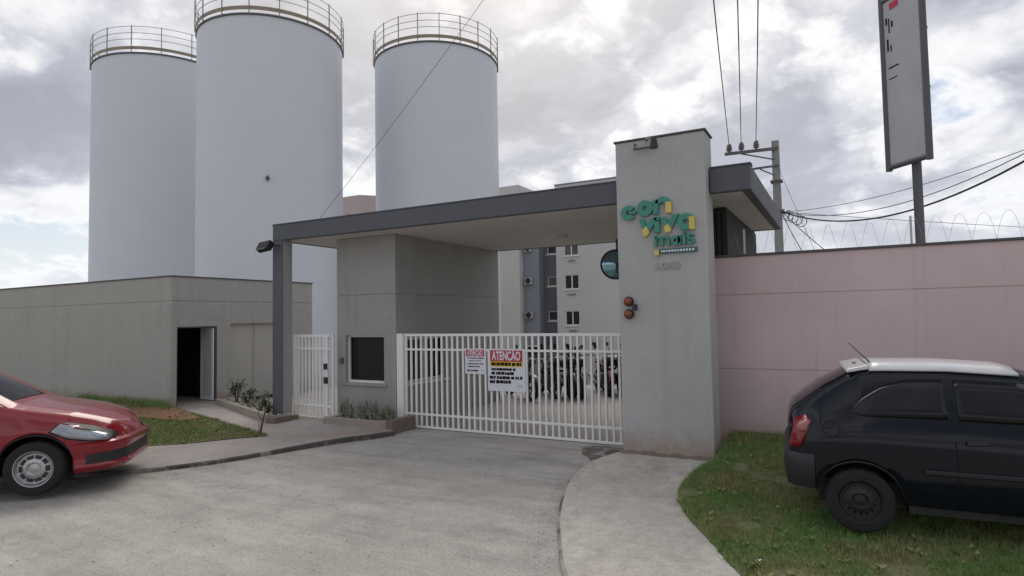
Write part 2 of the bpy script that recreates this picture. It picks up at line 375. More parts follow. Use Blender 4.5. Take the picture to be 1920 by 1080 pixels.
mb = MB(); mb.add([(p.x + .04 * math.sin(7 * i), p.y + .04 * math.cos(5 * i), .004) for i, p in enumerate(DP)] + [(-3.0, 8.2, .035)], [(i, (i + 1) % 29, 29) for i in range(29)])
structure(mb.build('dirt_patch', M_dirt))
mb = MB(); k = 24; vs = []
for i in range(k):
    x = -2.72 + 1.26 * i / (k - 1); w = .03 + .03 * random.random(); vs += [(x, 8.0, .13 + .03 * random.random()), (x, 8.0 - w, .1), (x, 8.0 - w - .015, .085)]
mb.add(vs, [(i * 3 + j, (i + 1) * 3 + j, (i + 1) * 3 + j + 1, i * 3 + j + 1) for i in range(k - 1) for j in (0, 1)])
structure(mb.build('earth_seam', M_brick))
# left pavement, kerb, lawn
KL = smooth_curve(V2([(-40, 3.2), (-20, 3.25), (-12, 3.45), (-10, 3.75), (-9.0, 4.12), (-8.3, 4.62), (-7.95, 5.07), (-7.68, 5.59), (-7.5, 6.11), (-7.33, 6.65), (-7.12, 7.25), (-6.86, 7.72), (-6.72, 8.12)]))
KLb = smooth_curve(V2([(-40, 9.9), (-20, 9.9), (-15, 9.9), (-13.4, 9.9), (-13.0, 9.9), (-12.5, 9.9), (-11.8, 9.9), (-11, 9.9), (-10, 9.9), (-9.2, 9.7), (-8.6, 9.4), (-7.6, 8.7), (-6.72, 8.12)]))
def zpl(x, y): return .055 + .03 * sstep(5.5, 7.5, y)
mb, A = sheet('p', KL, KLb, zpl, 90, 10, None)
structure(mb.build('pavement_left', M_paveL, smooth=40))
mb = MB(); n = len(A); vs = []
for i in range(n):
    d = (A[min(i + 1, n - 1)] - A[max(i - 1, 0)]).normalized(); q = A[i] + Vector((d.y, -d.x, 0)) * .03; z = zpl(A[i].x, A[i].y)
    vs += [(A[i].x, A[i].y, z), (q.x, q.y, z - .012), (q.x, q.y, -.02)]
mb.add(vs, [(i * 3 + j, i * 3 + j + 1, (i + 1) * 3 + j + 1, (i + 1) * 3 + j) for i in range(n - 1) for j in (0, 1)])
structure(mb.build('kerb_left', M_kerb))
GLf = smooth_curve(V2([(-40, 4.75), (-20, 4.8), (-12, 5.0), (-10.3, 5.28), (-9.6, 5.62), (-9.1, 6.05), (-8.75, 6.5), (-8.35, 6.92)]))
GLb = smooth_curve(V2([(-40, 8.28), (-20, 8.28), (-14.5, 8.28), (-12.95, 8.15), (-11.9, 7.85), (-10.6, 7.55), (-9.4, 7.22), (-8.35, 6.93)]))
def zll(x, y): return zpl(x, y) + .012 + .05 * sstep(7, 8.2, y)
mb, A = sheet('l', GLf, GLb, zll, 90, 12, None)
structure(mb.build('lawn_left', M_soil, smooth=40))
mb = MB(); P = resample(smooth_curve(V2([(-13.4, 7.35), (-12.4, 7.15), (-11.4, 7.2), (-10.9, 7.45), (-11.6, 7.72), (-12.6, 8.0), (-13.4, 7.9), (-13.9, 7.6), (-13.4, 7.35)])), 40)[:-1]
c = Vector((-12.4, 7.55, 0)); rings = []
for t in (1, .75, .45, .12):
    for p in P:
        q = c.lerp(p, t * (1 + (.05 * math.sin(p.x * 9) if t == 1 else 0))); rings.append((q.x, q.y, zll(q.x, q.y) + .006 + .022 * (1 - t) + random.uniform(-.004, .004)))
k = len(P)
mb.add(rings, [(r * k + i, r * k + (i + 1) % k, (r + 1) * k + (i + 1) % k, (r + 1) * k + i) for r in range(3) for i in range(k)] + [tuple(3 * k + i for i in range(k))])
structure(mb.build('bare_earth', M_redsoil, smooth=60))

# ================================================================== SILOS
def silo(cx, cy, rad, zt, label, posts, ph):
    base = gz(cx, cy)
    t = thing('silo', label, 'silo', (cx, cy, base), 0, 'white silos behind the gatehouse'); H = zt - base
    prof = [(rad + .25, 0), (rad + .25, .4), (rad, .4)]
    nseam = 7
    for k in range(1, nseam):
        z = .4 + (H - .4) * k / nseam; prof += [(rad, z - .012), (rad - .006, z), (rad, z + .012)]
    prof += [(rad, H), (rad - .3, H + .08), (.02, H + .5)]
    MB().lathe(prof, 96).build('shell', M_silo, t, smooth=25)
    MB().lathe([(rad + .002, H - .07), (rad + .06, H - .07), (rad + .06, H + .02), (rad + .002, H + .02)], 96, closed=True).build('rim_flange', M_steel, t, smooth=30)
    rr = rad + .06
    MB().lathe([(rr - .03, H + .18), (rr, H + .18), (rr, H + .37), (rr - .03, H + .37)], 96, closed=True).build('toe_board', M_brown, t, smooth=30)
    for h in (.80, 1.18, 1.58):
        ring = [(rr + .016 * math.cos(a), H + h + .016 * math.sin(a)) for a in (0, R(60), R(120), R(180), R(240), R(300))]
        MB().lathe(ring, 96, closed=True).build('rail', M_rail, t, smooth=40)
    pm = MB().box(-.022, .022, -.022, .022, -.08, 1.62).build('railing_post', M_rail, t).data
    first = True
    for k in range(posts):
        a = 2 * math.pi * (k + ph) / posts
        if first: o = [c for c in t.children if c.name.startswith('railing_post')][0]; first = False
        else: o = bpy.data.objects.new('railing_post', pm); COL.objects.link(o); o.parent = t
        o.location = ((rr + .035) * math.cos(a), (rr + .035) * math.sin(a), H); o.rotation_euler = (0, 0, a)
    return t, H
silo(-39.13, 24.43, 4.36, 18.26, 'white silo at far left, partly hidden behind the largest silo', 17, .2)
s2, H2 = silo(-27.28, 22.84, 3.74, 17.2, 'large white silo behind the canopy column, its railing cut by the photo top', 17, .35)
silo(-21.87, 30.86, 3.80, 17.69, 'white silo rising behind the middle of the canopy, apart from the other two', 20, .1)
ang = math.atan2(-22.84, 27.28) - .055
mb = MB(); d = Vector((math.cos(ang), math.sin(ang), 0)); p = d * 3.74 + Vector((0, 0, 8.4 + 2.8)); sx = Vector((-d.y, d.x, 0))
mb.tube([p - d * .05, p + d * .12], .09, 10); mb.obox(p + d * .1, d * .02, sx * .09, Vector((0, 0, .025))); mb.obox(p + d * .13, d * .02, sx * .025, Vector((0, 0, .15)))
mb.build('sensor_fitting', M_steel, s2)

# ================================================================== GATEHOUSE, CANOPY, TOWER
G = thing('gatehouse', 'grey plaster gatehouse block under the canopy with dark window', 'gatehouse', (-8, 8.8, 0))
def P_(o, par):     # parent keeping world coordinates (parents are unrotated, unscaled empties)
    o.parent = par; o.location = Vector(o.location) - Vector(par.location); return o
X0, X1, Y0, Y1, HZ = -8.67, -7.22, 8.80, 12.62, 3.53
wx0, wx1, wz0, wz1 = -8.45, -7.50, .76, 1.66        # front window
vy0, vy1, vz0, vz1 = 9.12, 10.40, .75, 1.60         # side window
def walls(z0, z1, ins=0):
    a, b, c, d = X0 + ins, X1 - ins, Y0 + ins, Y1 - ins; T = .15
    m = MB()
    def holes(u0, u1, h, put):
        if h and h[2] < z1 and h[3] > z0:
            put(u0, h[0], z0, z1); put(h[1], u1, z0, z1); put(h[0], h[1], z0, max(z0, h[2])); put(h[0], h[1], min(z1, h[3]), z1)
        else: put(u0, u1, z0, z1)
    holes(a, b, (wx0, wx1, wz0, wz1), lambda u, w, p, q: q - p > .001 and m.box(u, w, c, c + T, p, q))
    holes(c + T, d, (vy0, vy1, vz0, vz1), lambda u, w, p, q: q - p > .001 and m.box(b - T, b, u, w, p, q))
    m.box(a, a + T, c + T, d, z0, z1); m.box(a + T, b - T, d - T, d, z0, z1)
    return m
P_(walls(0, 2.42).build('wall', M_plaster), G)
P_(walls(2.42, 2.436, .012).build('joint', M_plaster), G)
P_(walls(2.436, HZ).build('upper_wall', M_plaster), G)
mb = MB(); mb.box(wx0, wx1, Y0 + .115, Y0 + .125, wz0, wz1); w = P_(mb.build('window', M_glassd), G)
mb = MB(); F = .035
mb.box(wx0, wx0 + F, Y0 + .07, Y0 + .11, wz0, wz1); mb.box(wx1 - F, wx1, Y0 + .07, Y0 + .11, wz0, wz1)
mb.box(wx0 + F, wx1 - F, Y0 + .07, Y0 + .11, wz1 - F, wz1); mb.box(wx0 + F, wx1 - F, Y0 + .07, Y0 + .11, wz0, wz0 + .045)
f = mb.build('frame', M_whitef); f.parent = w
mb = MB(); mb.box(wx0 - .06, wx1 + .06, Y0 - .035, Y0 + .068, wz0 - .05, wz0 - .002); s_ = mb.build('sill', M_plaster, bevel=.006); s_.parent = w
mb = MB(); mb.box(X1 - .125, X1 - .115, vy0, vy1, vz0, vz1); w = P_(mb.build('window', M_glassd), G)
mb = MB(); xa, xb = X1 - .10, X1 - .06
mb.box(xa, xb, vy0, vy0 + .04, vz0, vz1); mb.box(xa, xb, vy1 - .04, vy1, vz0, vz1); mb.box(xa, xb, vy0 + .04, vy1 - .04, vz1 - .04, vz1)
mb.box(xa, xb, vy0 + .04, vy1 - .04, vz0, vz0 + .04); mb.box(xa, xb, (vy0 + vy1) / 2 - .02, (vy0 + vy1) / 2 + .02, vz0 + .04, vz1 - .04)
f = mb.build('frame', M_whitef); f.parent = w
mb = MB(); mb.box(X1 - .058, X1 + .04, vy0 - .06, vy1 + .06, vz0 - .05, vz0 - .002); s_ = mb.build('sill', M_whitef, bevel=.006); s_.parent = w
P_(MB().box(X0 + .16, X1 - .16, Y1 - .9, Y1 - .85, .1, 2.4).build('inner_partition', M_darkin), G)
P_(MB().box(X0 + .151, X1 - .151, Y0 + .151, Y1 - .151, .06, .1).build('floor', M_darkin), G)
P_(MB().box(X0 + .151, X1 - .151, Y0 + .151, Y1 - .151, 2.38, 2.41).build('inner_ceiling', M_darkin), G)
# canopy
CN = thing('canopy', 'long flat entrance canopy with slate blue fascia on a slim column', 'canopy', (-5.4, 8.2, 0))
cx0, cx1, cy0, cy1 = -9.78, -.97, 8.2, 12.6; zb, ztop = 3.535, 3.835
P_(MB().box(cx0 + .12, cx1 - .12, cy0 + .12, cy1 - .12, zb, zb + .16).build('soffit', M_soffit), CN)
P_(MB().box(cx0, -2.70, cy0, cy0 + .118, zb - .004, ztop).build('fascia', M_blue, bevel=.008), CN)
P_(MB().box(-1.472, cx1, cy0, cy0 + .118, zb - .004, ztop + .02).build('fascia', M_blue, bevel=.008), CN)
P_(MB().box(cx1 - .118, cx1, cy0 + .119, cy1, zb - .004, ztop + .02).build('fascia', M_blue, bevel=.008), CN)
P_(MB().box(cx0, cx0 + .118, cy0 + .119, cy1, zb - .004, ztop).build('fascia', M_blue, bevel=.008), CN)
P_(MB().box(cx0 + .119, cx1 - .119, cy1 - .118, cy1, zb - .004, ztop).build('fascia', M_blue), CN)
P_(MB().box(cx0 + .119, cx1 - .119, cy0 + .119, cy1 - .119, zb + .17, zb + .2).build('roof_deck', M_coping), CN)
mb = MB().box(cx0 - .012, -2.70, cy0 - .012, cy0 + .13, ztop, ztop + .02); P_(mb.build('coping', M_blue, bevel=.004), CN)
mb = MB().box(-1.472, cx1 + .012, cy0 - .012, cy0 + .13, ztop + .02, ztop + .04); P_(mb.build('coping', M_blue, bevel=.004), CN)
P_(MB().box(-9.78, -9.50, 8.203, 8.215, .06, zb - .005).build('column_face', M_blue), CN)
P_(MB().box(-9.777, -9.503, 8.216, 8.44, .06, zb - .005).build('column', M_col, bevel=.006), CN)
mb = MB()
for k in range(6):
    a = R(60 * k); mb.tube([(-4.9, 10.9, zb - .03), (-4.9 + .16 * math.cos(a), 10.9 + .16 * math.sin(a), zb - .035)], .02, 6)
mb.lathe([(.02, -.055), (.22, -.05), (.24, -.02), (.24, -.001)], 24, (-4.9, 10.9, zb)); P_(mb.build('ceiling_lamp', M_soffit, smooth=40), CN)
P_(MB().box(-8.15, -8.05, 8.5, 8.6, zb + .2, ztop + .10).build('roof_box', M_steel), CN)

# tower
T = thing('sign_tower', 'tall grey plaster entrance tower carrying the green letter sign', 'tower', (-2.08, 8, 0))
P_(MB().box(-2.68, -1.485, 8.0, 8.45, 0, 4.32).build('body', M_tower, bevel=.012), T)
P_(MB().box(-2.70, -1.465, 7.98, 8.47, 4.322, 4.345).build('coping', M_coping, bevel=.004), T)
# floodlight bracket and lamp on the tower top
L_ = thing('flood_lamp', 'small lamp on a bent arm hanging from the tower top', 'lamp', (-2.2, 7.98, 4.3))
P_(MB().tube([(-2.24, 7.99, 4.29), (-2.2, 7.86, 4.28), (-2.12, 7.72, 4.24), (-2.07, 7.70, 4.2)], .012, 6).build('arm', M_steel, smooth=40), L_)
P_(MB().lathe([(.001, .09), (.035, .085), (.05, .0), (.055, -.05), (.001, -.05)], 14, (-2.06, 7.7, 4.15)).build('lamp_head', M_black, smooth=40), L_)
K_ = thing('lamp_bracket', 'empty dark metal bracket fixed below the tower coping', 'bracket', (-2.3, 7.98, 4.2))
P_(MB().tube([(-2.39, 7.995, 4.26), (-2.39, 7.95, 4.26), (-2.39, 7.95, 4.185), (-2.39, 7.93, 4.18), (-2.17, 7.93, 4.18), (-2.17, 7.95, 4.19), (-2.17, 7.95, 4.245), (-2.17, 7.995, 4.245)], .011, 6).build('rod', M_steel), K_)
P_(MB().box(-2.40, -2.16, 7.925, 7.94, 4.17, 4.195).build('crossbar', M_black), K_)

# letter sign (X,Z in the tower plane)
YF = 8.0
LS = thing('letter_sign', 'green and yellow letters reading con viva mais on the tower', 'sign', (-2.1, 7.99, 2.7))
def slab(polys, name, mat, d0=.003, d1=.055):
    mb = MB()
    for pts in polys:
        area = sum(pts[i][0] * pts[(i + 1) % len(pts)][1] - pts[(i + 1) % len(pts)][0] * pts[i][1] for i in range(len(pts)))
        if area > 0: pts = pts[::-1]
        mb.prism(pts[::-1], lambda a, b: (a, YF - d1, b), lambda a, b: (a, YF - d0, b))
    o = mb.build(name, mat); bm = bmesh.new(); bm.from_mesh(o.data); bmesh.ops.recalc_face_normals(bm, faces=bm.faces); bmesh.ops.triangulate(bm, faces=[f for f in bm.faces if len(f.verts) > 4]); bm.to_mesh(o.data); bm.free()
    return P_(o, LS)
def arc(cx, cz, ri, ro, a0, a1, n=14, sx=1):
    q = [(cx + sx * ro * math.cos(R(a0 + (a1 - a0) * k / n)), cz + ro * math.sin(R(a0 + (a1 - a0) * k / n))) for k in range(n + 1)]
    return q + [(cx + sx * ri * math.cos(R(a1 - (a1 - a0) * k / n)), cz + ri * math.sin(R(a1 - (a1 - a0) * k / n))) for k in range(n + 1)]
def rect(x0, x1, z0, z1): return [(x0, z0), (x1, z0), (x1, z1), (x0, z1)]
def halves(cx, cz, ri, ro, sx=1): return [arc(cx, cz, ri, ro, 0, 180, 14, sx), arc(cx, cz, ri, ro, 180, 360, 14, sx)]
slab([arc(-2.50, 3.335, .030, .098, 42, 318, 22, 1.1), rect(-2.49, -2.40, 3.315, 3.352)], 'letter_c', M_green)
slab(halves(-2.275, 3.375, .032, .108), 'letter_o', M_green)
slab([rect(-2.165, -2.095, 3.285, 3.475), arc(-2.035, 3.40, .036, .105, 20, 165)], 'letter_n', M_green)
slab([rect(-1.995, -1.925, 3.285, 3.43)], 'letter_n_leg', M_yellow, .003, .058)
slab([[(-2.36, 3.235), (-2.295, 3.235), (-2.268, 3.16), (-2.31, 3.09)], [(-2.185, 3.235), (-2.12 - .06, 3.235), (-2.12, 3.235), (-2.22, 3.06), (-2.285, 3.115)][0:1] + [(-2.11, 3.235), (-2.215, 3.06), (-2.29, 3.12)]], 'letter_v', M_green)
slab([[(-2.318, 3.088), (-2.262, 3.135), (-2.222, 3.05), (-2.262, 2.995), (-2.305, 3.005)]], 'letter_v_tip', M_yellow, .003, .058)
slab([rect(-2.155, -2.085, 3.035, 3.185)], 'letter_i', M_green)
slab([rect(-2.155, -2.085, 3.2, 3.245)], 'letter_i_dot', M_green)
slab([[(-2.07, 3.235), (-2.005, 3.235), (-1.975, 3.17), (-2.015, 3.1)], [(-1.905, 3.26), (-1.83, 3.26), (-1.925, 3.08), (-1.995, 3.13)]], 'letter_v', M_green)
slab([[(-2.028, 3.098), (-1.975, 3.145), (-1.93, 3.07), (-1.955, 3.025), (-2.01, 3.03)]], 'letter_v_tip', M_yellow, .003, .058)
slab([arc(-1.745, 3.15, .033, .108, 25, 335, 22)], 'letter_a', M_green)
slab([rect(-1.70, -1.63, 3.045, 3.21)], 'letter_a_leg', M_yellow, .003, .058)
def strip_word(x0, zb_, h, w):
    # m
    slab([rect(x0, x0 + .038, zb_, zb_ + h), arc(x0 + .062, zb_ + h - .055, .022, .056, 5, 150), rect(x0 + .088, x0 + .122, zb_, zb_ + h - .05),
          arc(x0 + .148, zb_ + h - .055, .022, .056, 5, 150), rect(x0 + .173, x0 + .208, zb_, zb_ + h - .05)], 'letter_m', M_green)
    x = x0 + .285; slab(halves(x, zb_ + h * .47, .024, .064) + [rect(x + .03, x + .068, zb_, zb_ + h - .01)], 'letter_a', M_green)
    x = x0 + .375; slab([rect(x, x + .038, zb_, zb_ + h)], 'letter_i', M_green); slab([rect(x, x + .038, zb_ + h + .014, zb_ + h + .045)], 'letter_i_dot', M_green)
    x = x0 + .48; slab([arc(x, zb_ + h * .72, .016, .046, 20, 270, 12, 1.1), arc(x, zb_ + h * .30, .016, .046, -160, 90, 12, 1.1)], 'letter_s', M_green)
strip_word(-2.165, 2.855, .135, .5)
slab([rect(-2.10, -1.615, 2.755, 2.815)], 'caption_bar', M_green2, .003, .03)
slab([rect(-2.165, -2.105, 2.735, 2.80)], 'caption_square', M_yellow, .003, .05)
mk = []; x = -2.08
while x < -1.66:
    w = random.choice((.018, .026, .03)); mk.append(rect(x, x + w, 2.772, 2.798)); x += w + .012
slab(mk, 'caption_marks', M_sheet, .031, .034)['kind'] = 'stuff'
def text_mesh(name, body, size, mat, loc, rot, extrude=.004, width=None, align='CENTER'):
    cu = bpy.data.curves.new(name, 'FONT'); cu.body = body; cu.size = size; cu.extrude = extrude; cu.align_x = align; cu.align_y = 'CENTER'; cu.offset = size * .03
    o = bpy.data.objects.new(name, cu); COL.objects.link(o)
    bpy.context.view_layer.update()
    me = bpy.data.meshes.new_from_object(o.evaluated_get(bpy.context.evaluated_depsgraph_get())); bpy.data.objects.remove(o); bpy.data.curves.remove(cu)
    if width:
        xs_ = [v.co.x for v in me.vertices]; k = width / (max(xs_) - min(xs_))
        for v in me.vertices: v.co.x *= k
    me.materials.clear(); me.materials.append(mat)
    o = bpy.data.objects.new(name, me); COL.objects.link(o); o.location = loc; o.rotation_euler = rot; return o
NB = text_mesh('house_number', '1063', .135, M_numb, (-2.01, 7.992, 2.585), (R(90), 0, 0), .006, .32)
tag(NB, 'faint grey house number 1063 under the letter sign', 'number')

# warning beacon on the tower
B_ = thing('warning_beacon', 'two round amber exit beacons with black box on the tower face', 'beacon', (-2.52, 7.99, 2.05))
for z in (2.135, 1.965):
    P_(MB().lathe([(.001, 0), (.052, 0), (.058, -.03), (.05, -.085), (.03, -.105), (.001, -.11)], 18, (-2.535, 7.998, z), 'y').build('beacon_lens', M_amber, smooth=40), B_)
    P_(MB().lathe([(.062, 0), (.066, -.05), (.062, -.05), (.056, 0)], 18, (-2.535, 7.998, z), 'y', True).build('beacon_hood', M_black, smooth=40), B_)
P_(MB().box(-2.475, -2.425, 7.92, 7.998, 2.015, 2.095).build('control_box', M_black, bevel=.006), B_)

# ================================================================== GATES
VG = thing('vehicle_gate', 'wide white barred sliding gate between gatehouse and tower', 'gate', (-5, 8.85, 0))
bars_x = [-7.02 + .112 * i for i in range(39)]
me = MB().box(-.016, .016, -.014, .014, .045, 1.64).build('bar', M_white, VG); me.location = (bars_x[0] + 5, 0, 0)
for x in bars_x[1:]:
    if x > -2.70: break
    o = me.copy(); COL.objects.link(o); o.location = (x + 5, 0, 0)
for z, h in ((1.64, .045), (1.385, .035), (.235, .035), (.01, .035)):
    P_(MB().box(-7.045, -2.70, 8.83, 8.87, z, z + h).build('rail', M_white, bevel=.003), VG)
P_(MB().box(-7.2, -7.06, 8.79, 8.90, 0, 1.69).build('gate_post', M_white, bevel=.005), VG)
P_(MB().box(-7.0, -2.7, 8.845, 8.855, .002, .009).build('floor_track', M_steel), VG)
PG = thing('pedestrian_gate', 'narrow white barred pedestrian gate between column and gatehouse', 'gate', (-9.1, 8.6, 0))
mb0 = MB().box(-.017, .017, -.014, .014, .09, 1.63).build('bar', M_white, PG); xs_ = [-9.5 + .098 * i for i in range(8)]; mb0.location = (xs_[0] + 9.1, 0, 0)
for x in xs_[1:]:
    o = mb0.copy(); COL.objects.link(o); o.location = (x + 9.1, 0, 0)
for z, h in ((1.63, .05), (1.39, .035), (.29, .035), (.06, .04)):
    P_(MB().box(-9.60, -8.66 if z > 1.6 else -8.64, 8.58, 8.62, z, z + h).build('rail', M_white, bevel=.003), PG)
P_(MB().box(-9.63, -9.565, 8.57, 8.63, .05, 1.68).build('hinge_stile', M_white, bevel=.003), PG)
P_(MB().box(-8.775, -8.705, 8.575, 8.625, .06, 1.63).build('lock_stile', M_white, bevel=.003), PG)
P_(MB().box(-8.595, -8.56, 8.58, 8.62, .06, 1.69).build('end_post', M_white, bevel=.003), PG)
P_(MB().box(-8.785, -8.70, 8.545, 8.574, 1.02, 1.13).build('lock', M_black, bevel=.004), PG)
P_(MB().box(-8.775, -8.69, 8.54, 8.574, .75, .87).build('handle', M_black, bevel=.004), PG)
IC = MB().box(-8.575, -8.50, 8.755, 8.798, 1.12, 1.23).build('intercom', M_steel, bevel=.006)
tag(IC, 'small dark intercom box on the wall beside pedestrian gate', 'intercom')

# notices on the gate
def notice(name, label, x0, x1, z0, z1, big):
    t = thing(name, label, 'sign', ((x0 + x1) / 2, 8.815, z0)); W = x1 - x0; Hh = z1 - z0; y = 8.822
    P_(MB().box(x0, x1, y, y + .006, z0, z1).build('board', M_sheet), t)
    def pr(a, b, c, d, m, nm, dy=.0015): return P_(MB().box(x0 + a * W, x0 + b * W, y - dy, y - .0005, z0 + c * Hh, z0 + d * Hh).build(nm, m), t)
    if big:
        pr(.07, .93, .70, .965, M_red, 'red_header'); pr(.07, .93, .58, .70, M_yel2, 'yellow_band')
        P_(text_mesh('heading', 'ATENÇÃO', .20, M_sheet, (x0 + W * .5, y - .003, z0 + .825 * Hh), (R(90), 0, 0), .001, W * .76), t)
        rows = [(.10, .90, .600, .682, 1.0), (.10, .76, .485, .55, .9), (.10, .74, .385, .46, .9), (.05, .92, .285, .36, .8), (.05, .62, .18, .26, .9)]
    else:
        pr(.05, .93, .70, .95, M_red, 'red_header')
        P_(text_mesh('heading', 'ATENÇÃO', .12, M_sheet, (x0 + W * .49, y - .003, z0 + .82 * Hh), (R(90), 0, 0), .001, W * .74), t)
        rows = [(.12, .92, .60, .65, .8), (.2, .8, .5, .535, .8), (.1, .92, .38, .425, .9), (.14, .7, .27, .32, .9), (.1, .62, .10, .17, .9)]
    mb = MB()
    for a, b, c, d, fill in rows:
        q = a
        while q < b - .02:
            w = random.uniform(.03, .10); mb.box(x0 + q * W, x0 + min(q + w, b) * W, y - .0032, y - .002, z0 + (c + random.uniform(0, .006)) * Hh, z0 + (d - random.uniform(0, .01)) * Hh); q += w + random.choice((.008, .01, .012, .03))
    P_(mb.build('small_print', M_ink), t)['kind'] = 'stuff'
    pr(.78, .92, .10, .17, M_inkt, 'print_mark')
notice('notice_board', 'large white notice on the gate with red ATENÇÃO heading and yellow band', -5.28, -4.57, .73, 1.43, True)
notice('notice_board', 'smaller white notice with red heading left of the large one', -5.73, -5.32, 1.0, 1.43, False)

# ================================================================== LEFT OUTBUILDING
OB = thing('outbuilding', 'low beige plaster outbuilding with dark doorway left of the column', 'building', (-13.17, 8.3, 0))
ox0, ox1, oy0, oy1 = -26, -13.17, 8.3, 12.4; dy0, dy1, dzt = 8.43, 9.44, 1.87; ry0, ry1, rzt = 9.80, 11.6, 1.92
def obwall(z0, z1, ins=0):
    m = MB(); t = .16; a, b, c, d = ox0 + ins, ox1 - ins, oy0 + ins, oy1 - ins
    m.box(a, b, c, c + .12, z0, z1)
    if z0 < dzt:
        m.box(b - t, b, dy1, ry0, z0, z1); m.box(b - t, b, ry1, d, z0, z1)
        m.box(b - t, b, c + .12, dy0, z0, z1); m.box(b - t, b, dy0, dy1, dzt, z1); m.box(b - t, b, ry0, ry1, rzt, z1)
    else: m.box(b - t, b, c + .12, d, z0, z1)
    m.box(a, b - t, d - .12, d, z0, z1); return m
P_(obwall(0, 2.45).build('wall', M_out), OB); P_(obwall(2.45, 2.466, .012).build('joint', M_out), OB); P_(obwall(2.466, 3.0).build('upper_wall', M_out), OB)
mb = MB().box(ox0, ox1 + .025, oy0 - .025, oy0 + .14, 3.001, 3.03).box(ox1 - .18, ox1 + .025, oy0 + .141, oy1 + .02, 3.001, 3.03)
P_(mb.build('coping', M_coping, bevel=.004), OB)
P_(MB().box(ox0 + .13, ox1 - .17, oy0 + .13, oy1 - .13, 2.85, 2.9).build('roof_slab', M_coping), OB)
P_(MB().box(ox1 - .15, ox1 - .09, ry0 + .002, ry1 - .002, .05, rzt - .002).build('recess_panel', M_panel), OB)
P_(MB().box(ox1 - .09, ox1 - .075, ry0 + .72, ry0 + .745, .05, rzt - .004).build('panel_joint', M_out), OB)
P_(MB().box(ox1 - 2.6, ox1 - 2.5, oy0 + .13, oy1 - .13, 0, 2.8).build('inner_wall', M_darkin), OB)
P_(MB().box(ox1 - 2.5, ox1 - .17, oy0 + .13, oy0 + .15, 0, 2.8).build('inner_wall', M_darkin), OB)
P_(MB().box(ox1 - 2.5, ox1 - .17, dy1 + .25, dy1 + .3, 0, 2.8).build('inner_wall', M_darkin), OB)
P_(MB().box(ox1 - 2.5, ox1 - .02, oy0 + .16, dy1 + .24, .07, .10).build('inner_floor', M_planter), OB)
mb = MB(); mb.box(ox1 - .10, ox1 - .02, dy0 + .002, dy0 + .03, .1, dzt); mb.box(ox1 - .10, ox1 - .02, dy1 - .03, dy1 - .002, .1, dzt); mb.box(ox1 - .10, ox1 - .02, dy0 + .03, dy1 - .03, dzt - .03, dzt - .002)
P_(mb.build('door_frame', M_steel), OB)
# louvred leaf opened inwards, hinged on the far jamb
lx1, lx0, ly = ox1 - .04, ox1 - .50, dy1 - .06
mb = MB(); mb.box(lx1 - .06, lx1, ly - .03, ly, .12, dzt - .04); mb.box(lx0, lx0 + .06, ly - .03, ly, .12, dzt - .04)
mb.box(lx0 + .06, lx1 - .06, ly - .03, ly, .12, .2); mb.box(lx0 + .06, lx1 - .06, ly - .03, ly, dzt - .12, dzt - .04); mb.box(lx0 + .06, lx1 - .06, ly - .008, ly - .002, .2, dzt - .12)
DR = P_(mb.build('door', M_whitef), OB)
sl = MB().obox((0, 0, 0), ((lx1 - lx0) / 2 - .061, 0, 0), (0, .012, -.012), (0, .003, .003)).build('louvre', M_whitef)
z = .225; first = True
while z < dzt - .14:
    o = sl if first else sl.copy()
    if not first: COL.objects.link(o)
    first = False; o.parent = DR; o.location = ((lx0 + lx1) / 2, ly - .022, z); z += .043

# ================================================================== PINK WALL, RAZOR WIRE, SCREEN
PW = thing('boundary_wall', 'pink plaster boundary wall with groove joints right of the tower', 'wall', (0, 9.1, 0))
px0, px1 = -1.66, 15
P_(MB().box(px0, px1, 9.1, 9.28, 0, 1.16).build('lower_panel', M_pink), PW)
P_(MB().box(px0, px1, 9.112, 9.268, 1.16, 1.175).build('joint', M_pink), PW)
P_(MB().box(px0, px1, 9.1, 9.28, 1.175, 2.205).build('middle_panel', M_pink), PW)
P_(MB().box(px0, px1, 9.112, 9.268, 2.205, 2.22).build('joint', M_pink), PW)
P_(MB().box(px0, px1, 9.1, 9.28, 2.22, 2.75).build('upper_panel', M_pink), PW)
P_(MB().box(px0, px1, 9.075, 9.305, 2.751, 2.785).build('coping', M_coping, bevel=.005), PW)
RW = thing('razor_wire', 'coil of razor wire along the top of the pink wall', 'razor wire', (0, 9.19, 2.79))
pts = []; n = int((9 + 1.4) / .24 * 14)
for k in range(n):
    a = 2 * math.pi * k / 14; pts.append((-1.4 + .24 * k / 14, .19 * 1.0 * math.cos(a) * .8, .17 + .17 * math.sin(a)))
MB().tube(pts, .0018, 3).build('coil', M_razor, RW)
mb = MB()
for k in range(0, n, 2):
    p = Vector(pts[k]); q = Vector(pts[min(k + 1, n - 1)]); d = (q - p).normalized() * .007; e = Vector((random.uniform(-1, 1), random.uniform(-1, 1), random.uniform(-1, 1))).normalized() * .006
    mb.add([p - d, p + e, p + d, p - e], [(0, 1, 2, 3)])
mb.build('barbs', M_razor, RW)['kind'] = 'stuff'
for x in (-1.2, .8, 2.8, 4.8, 6.8, 8.6): MB().box(x - .012, x + .012, -.012, .012, -.02, .36).build('stake', M_galv, RW)
SC = thing('slatted_shed', 'dark shed clad in upright slats behind the pink wall under the canopy, deepened to block light', 'shed', (-2, 11, 0))
P_(MB().box(-2.36, -1.49, 9.44, 12.96, 0, 3.50).build('core', M_darkin), SC)  # slats stand here; body extended along the courtyard to keep light off the gatehouse
sl = MB().box(-.03, .03, -.012, .012, 0, 3.52).build('slat', M_slat, SC); n = 0
spots = [(-2.34 + .076 * k, 9.42, 0) for k in range(12)] + [(-1.475, 9.46 + .076 * k, R(90)) for k in range(46)]
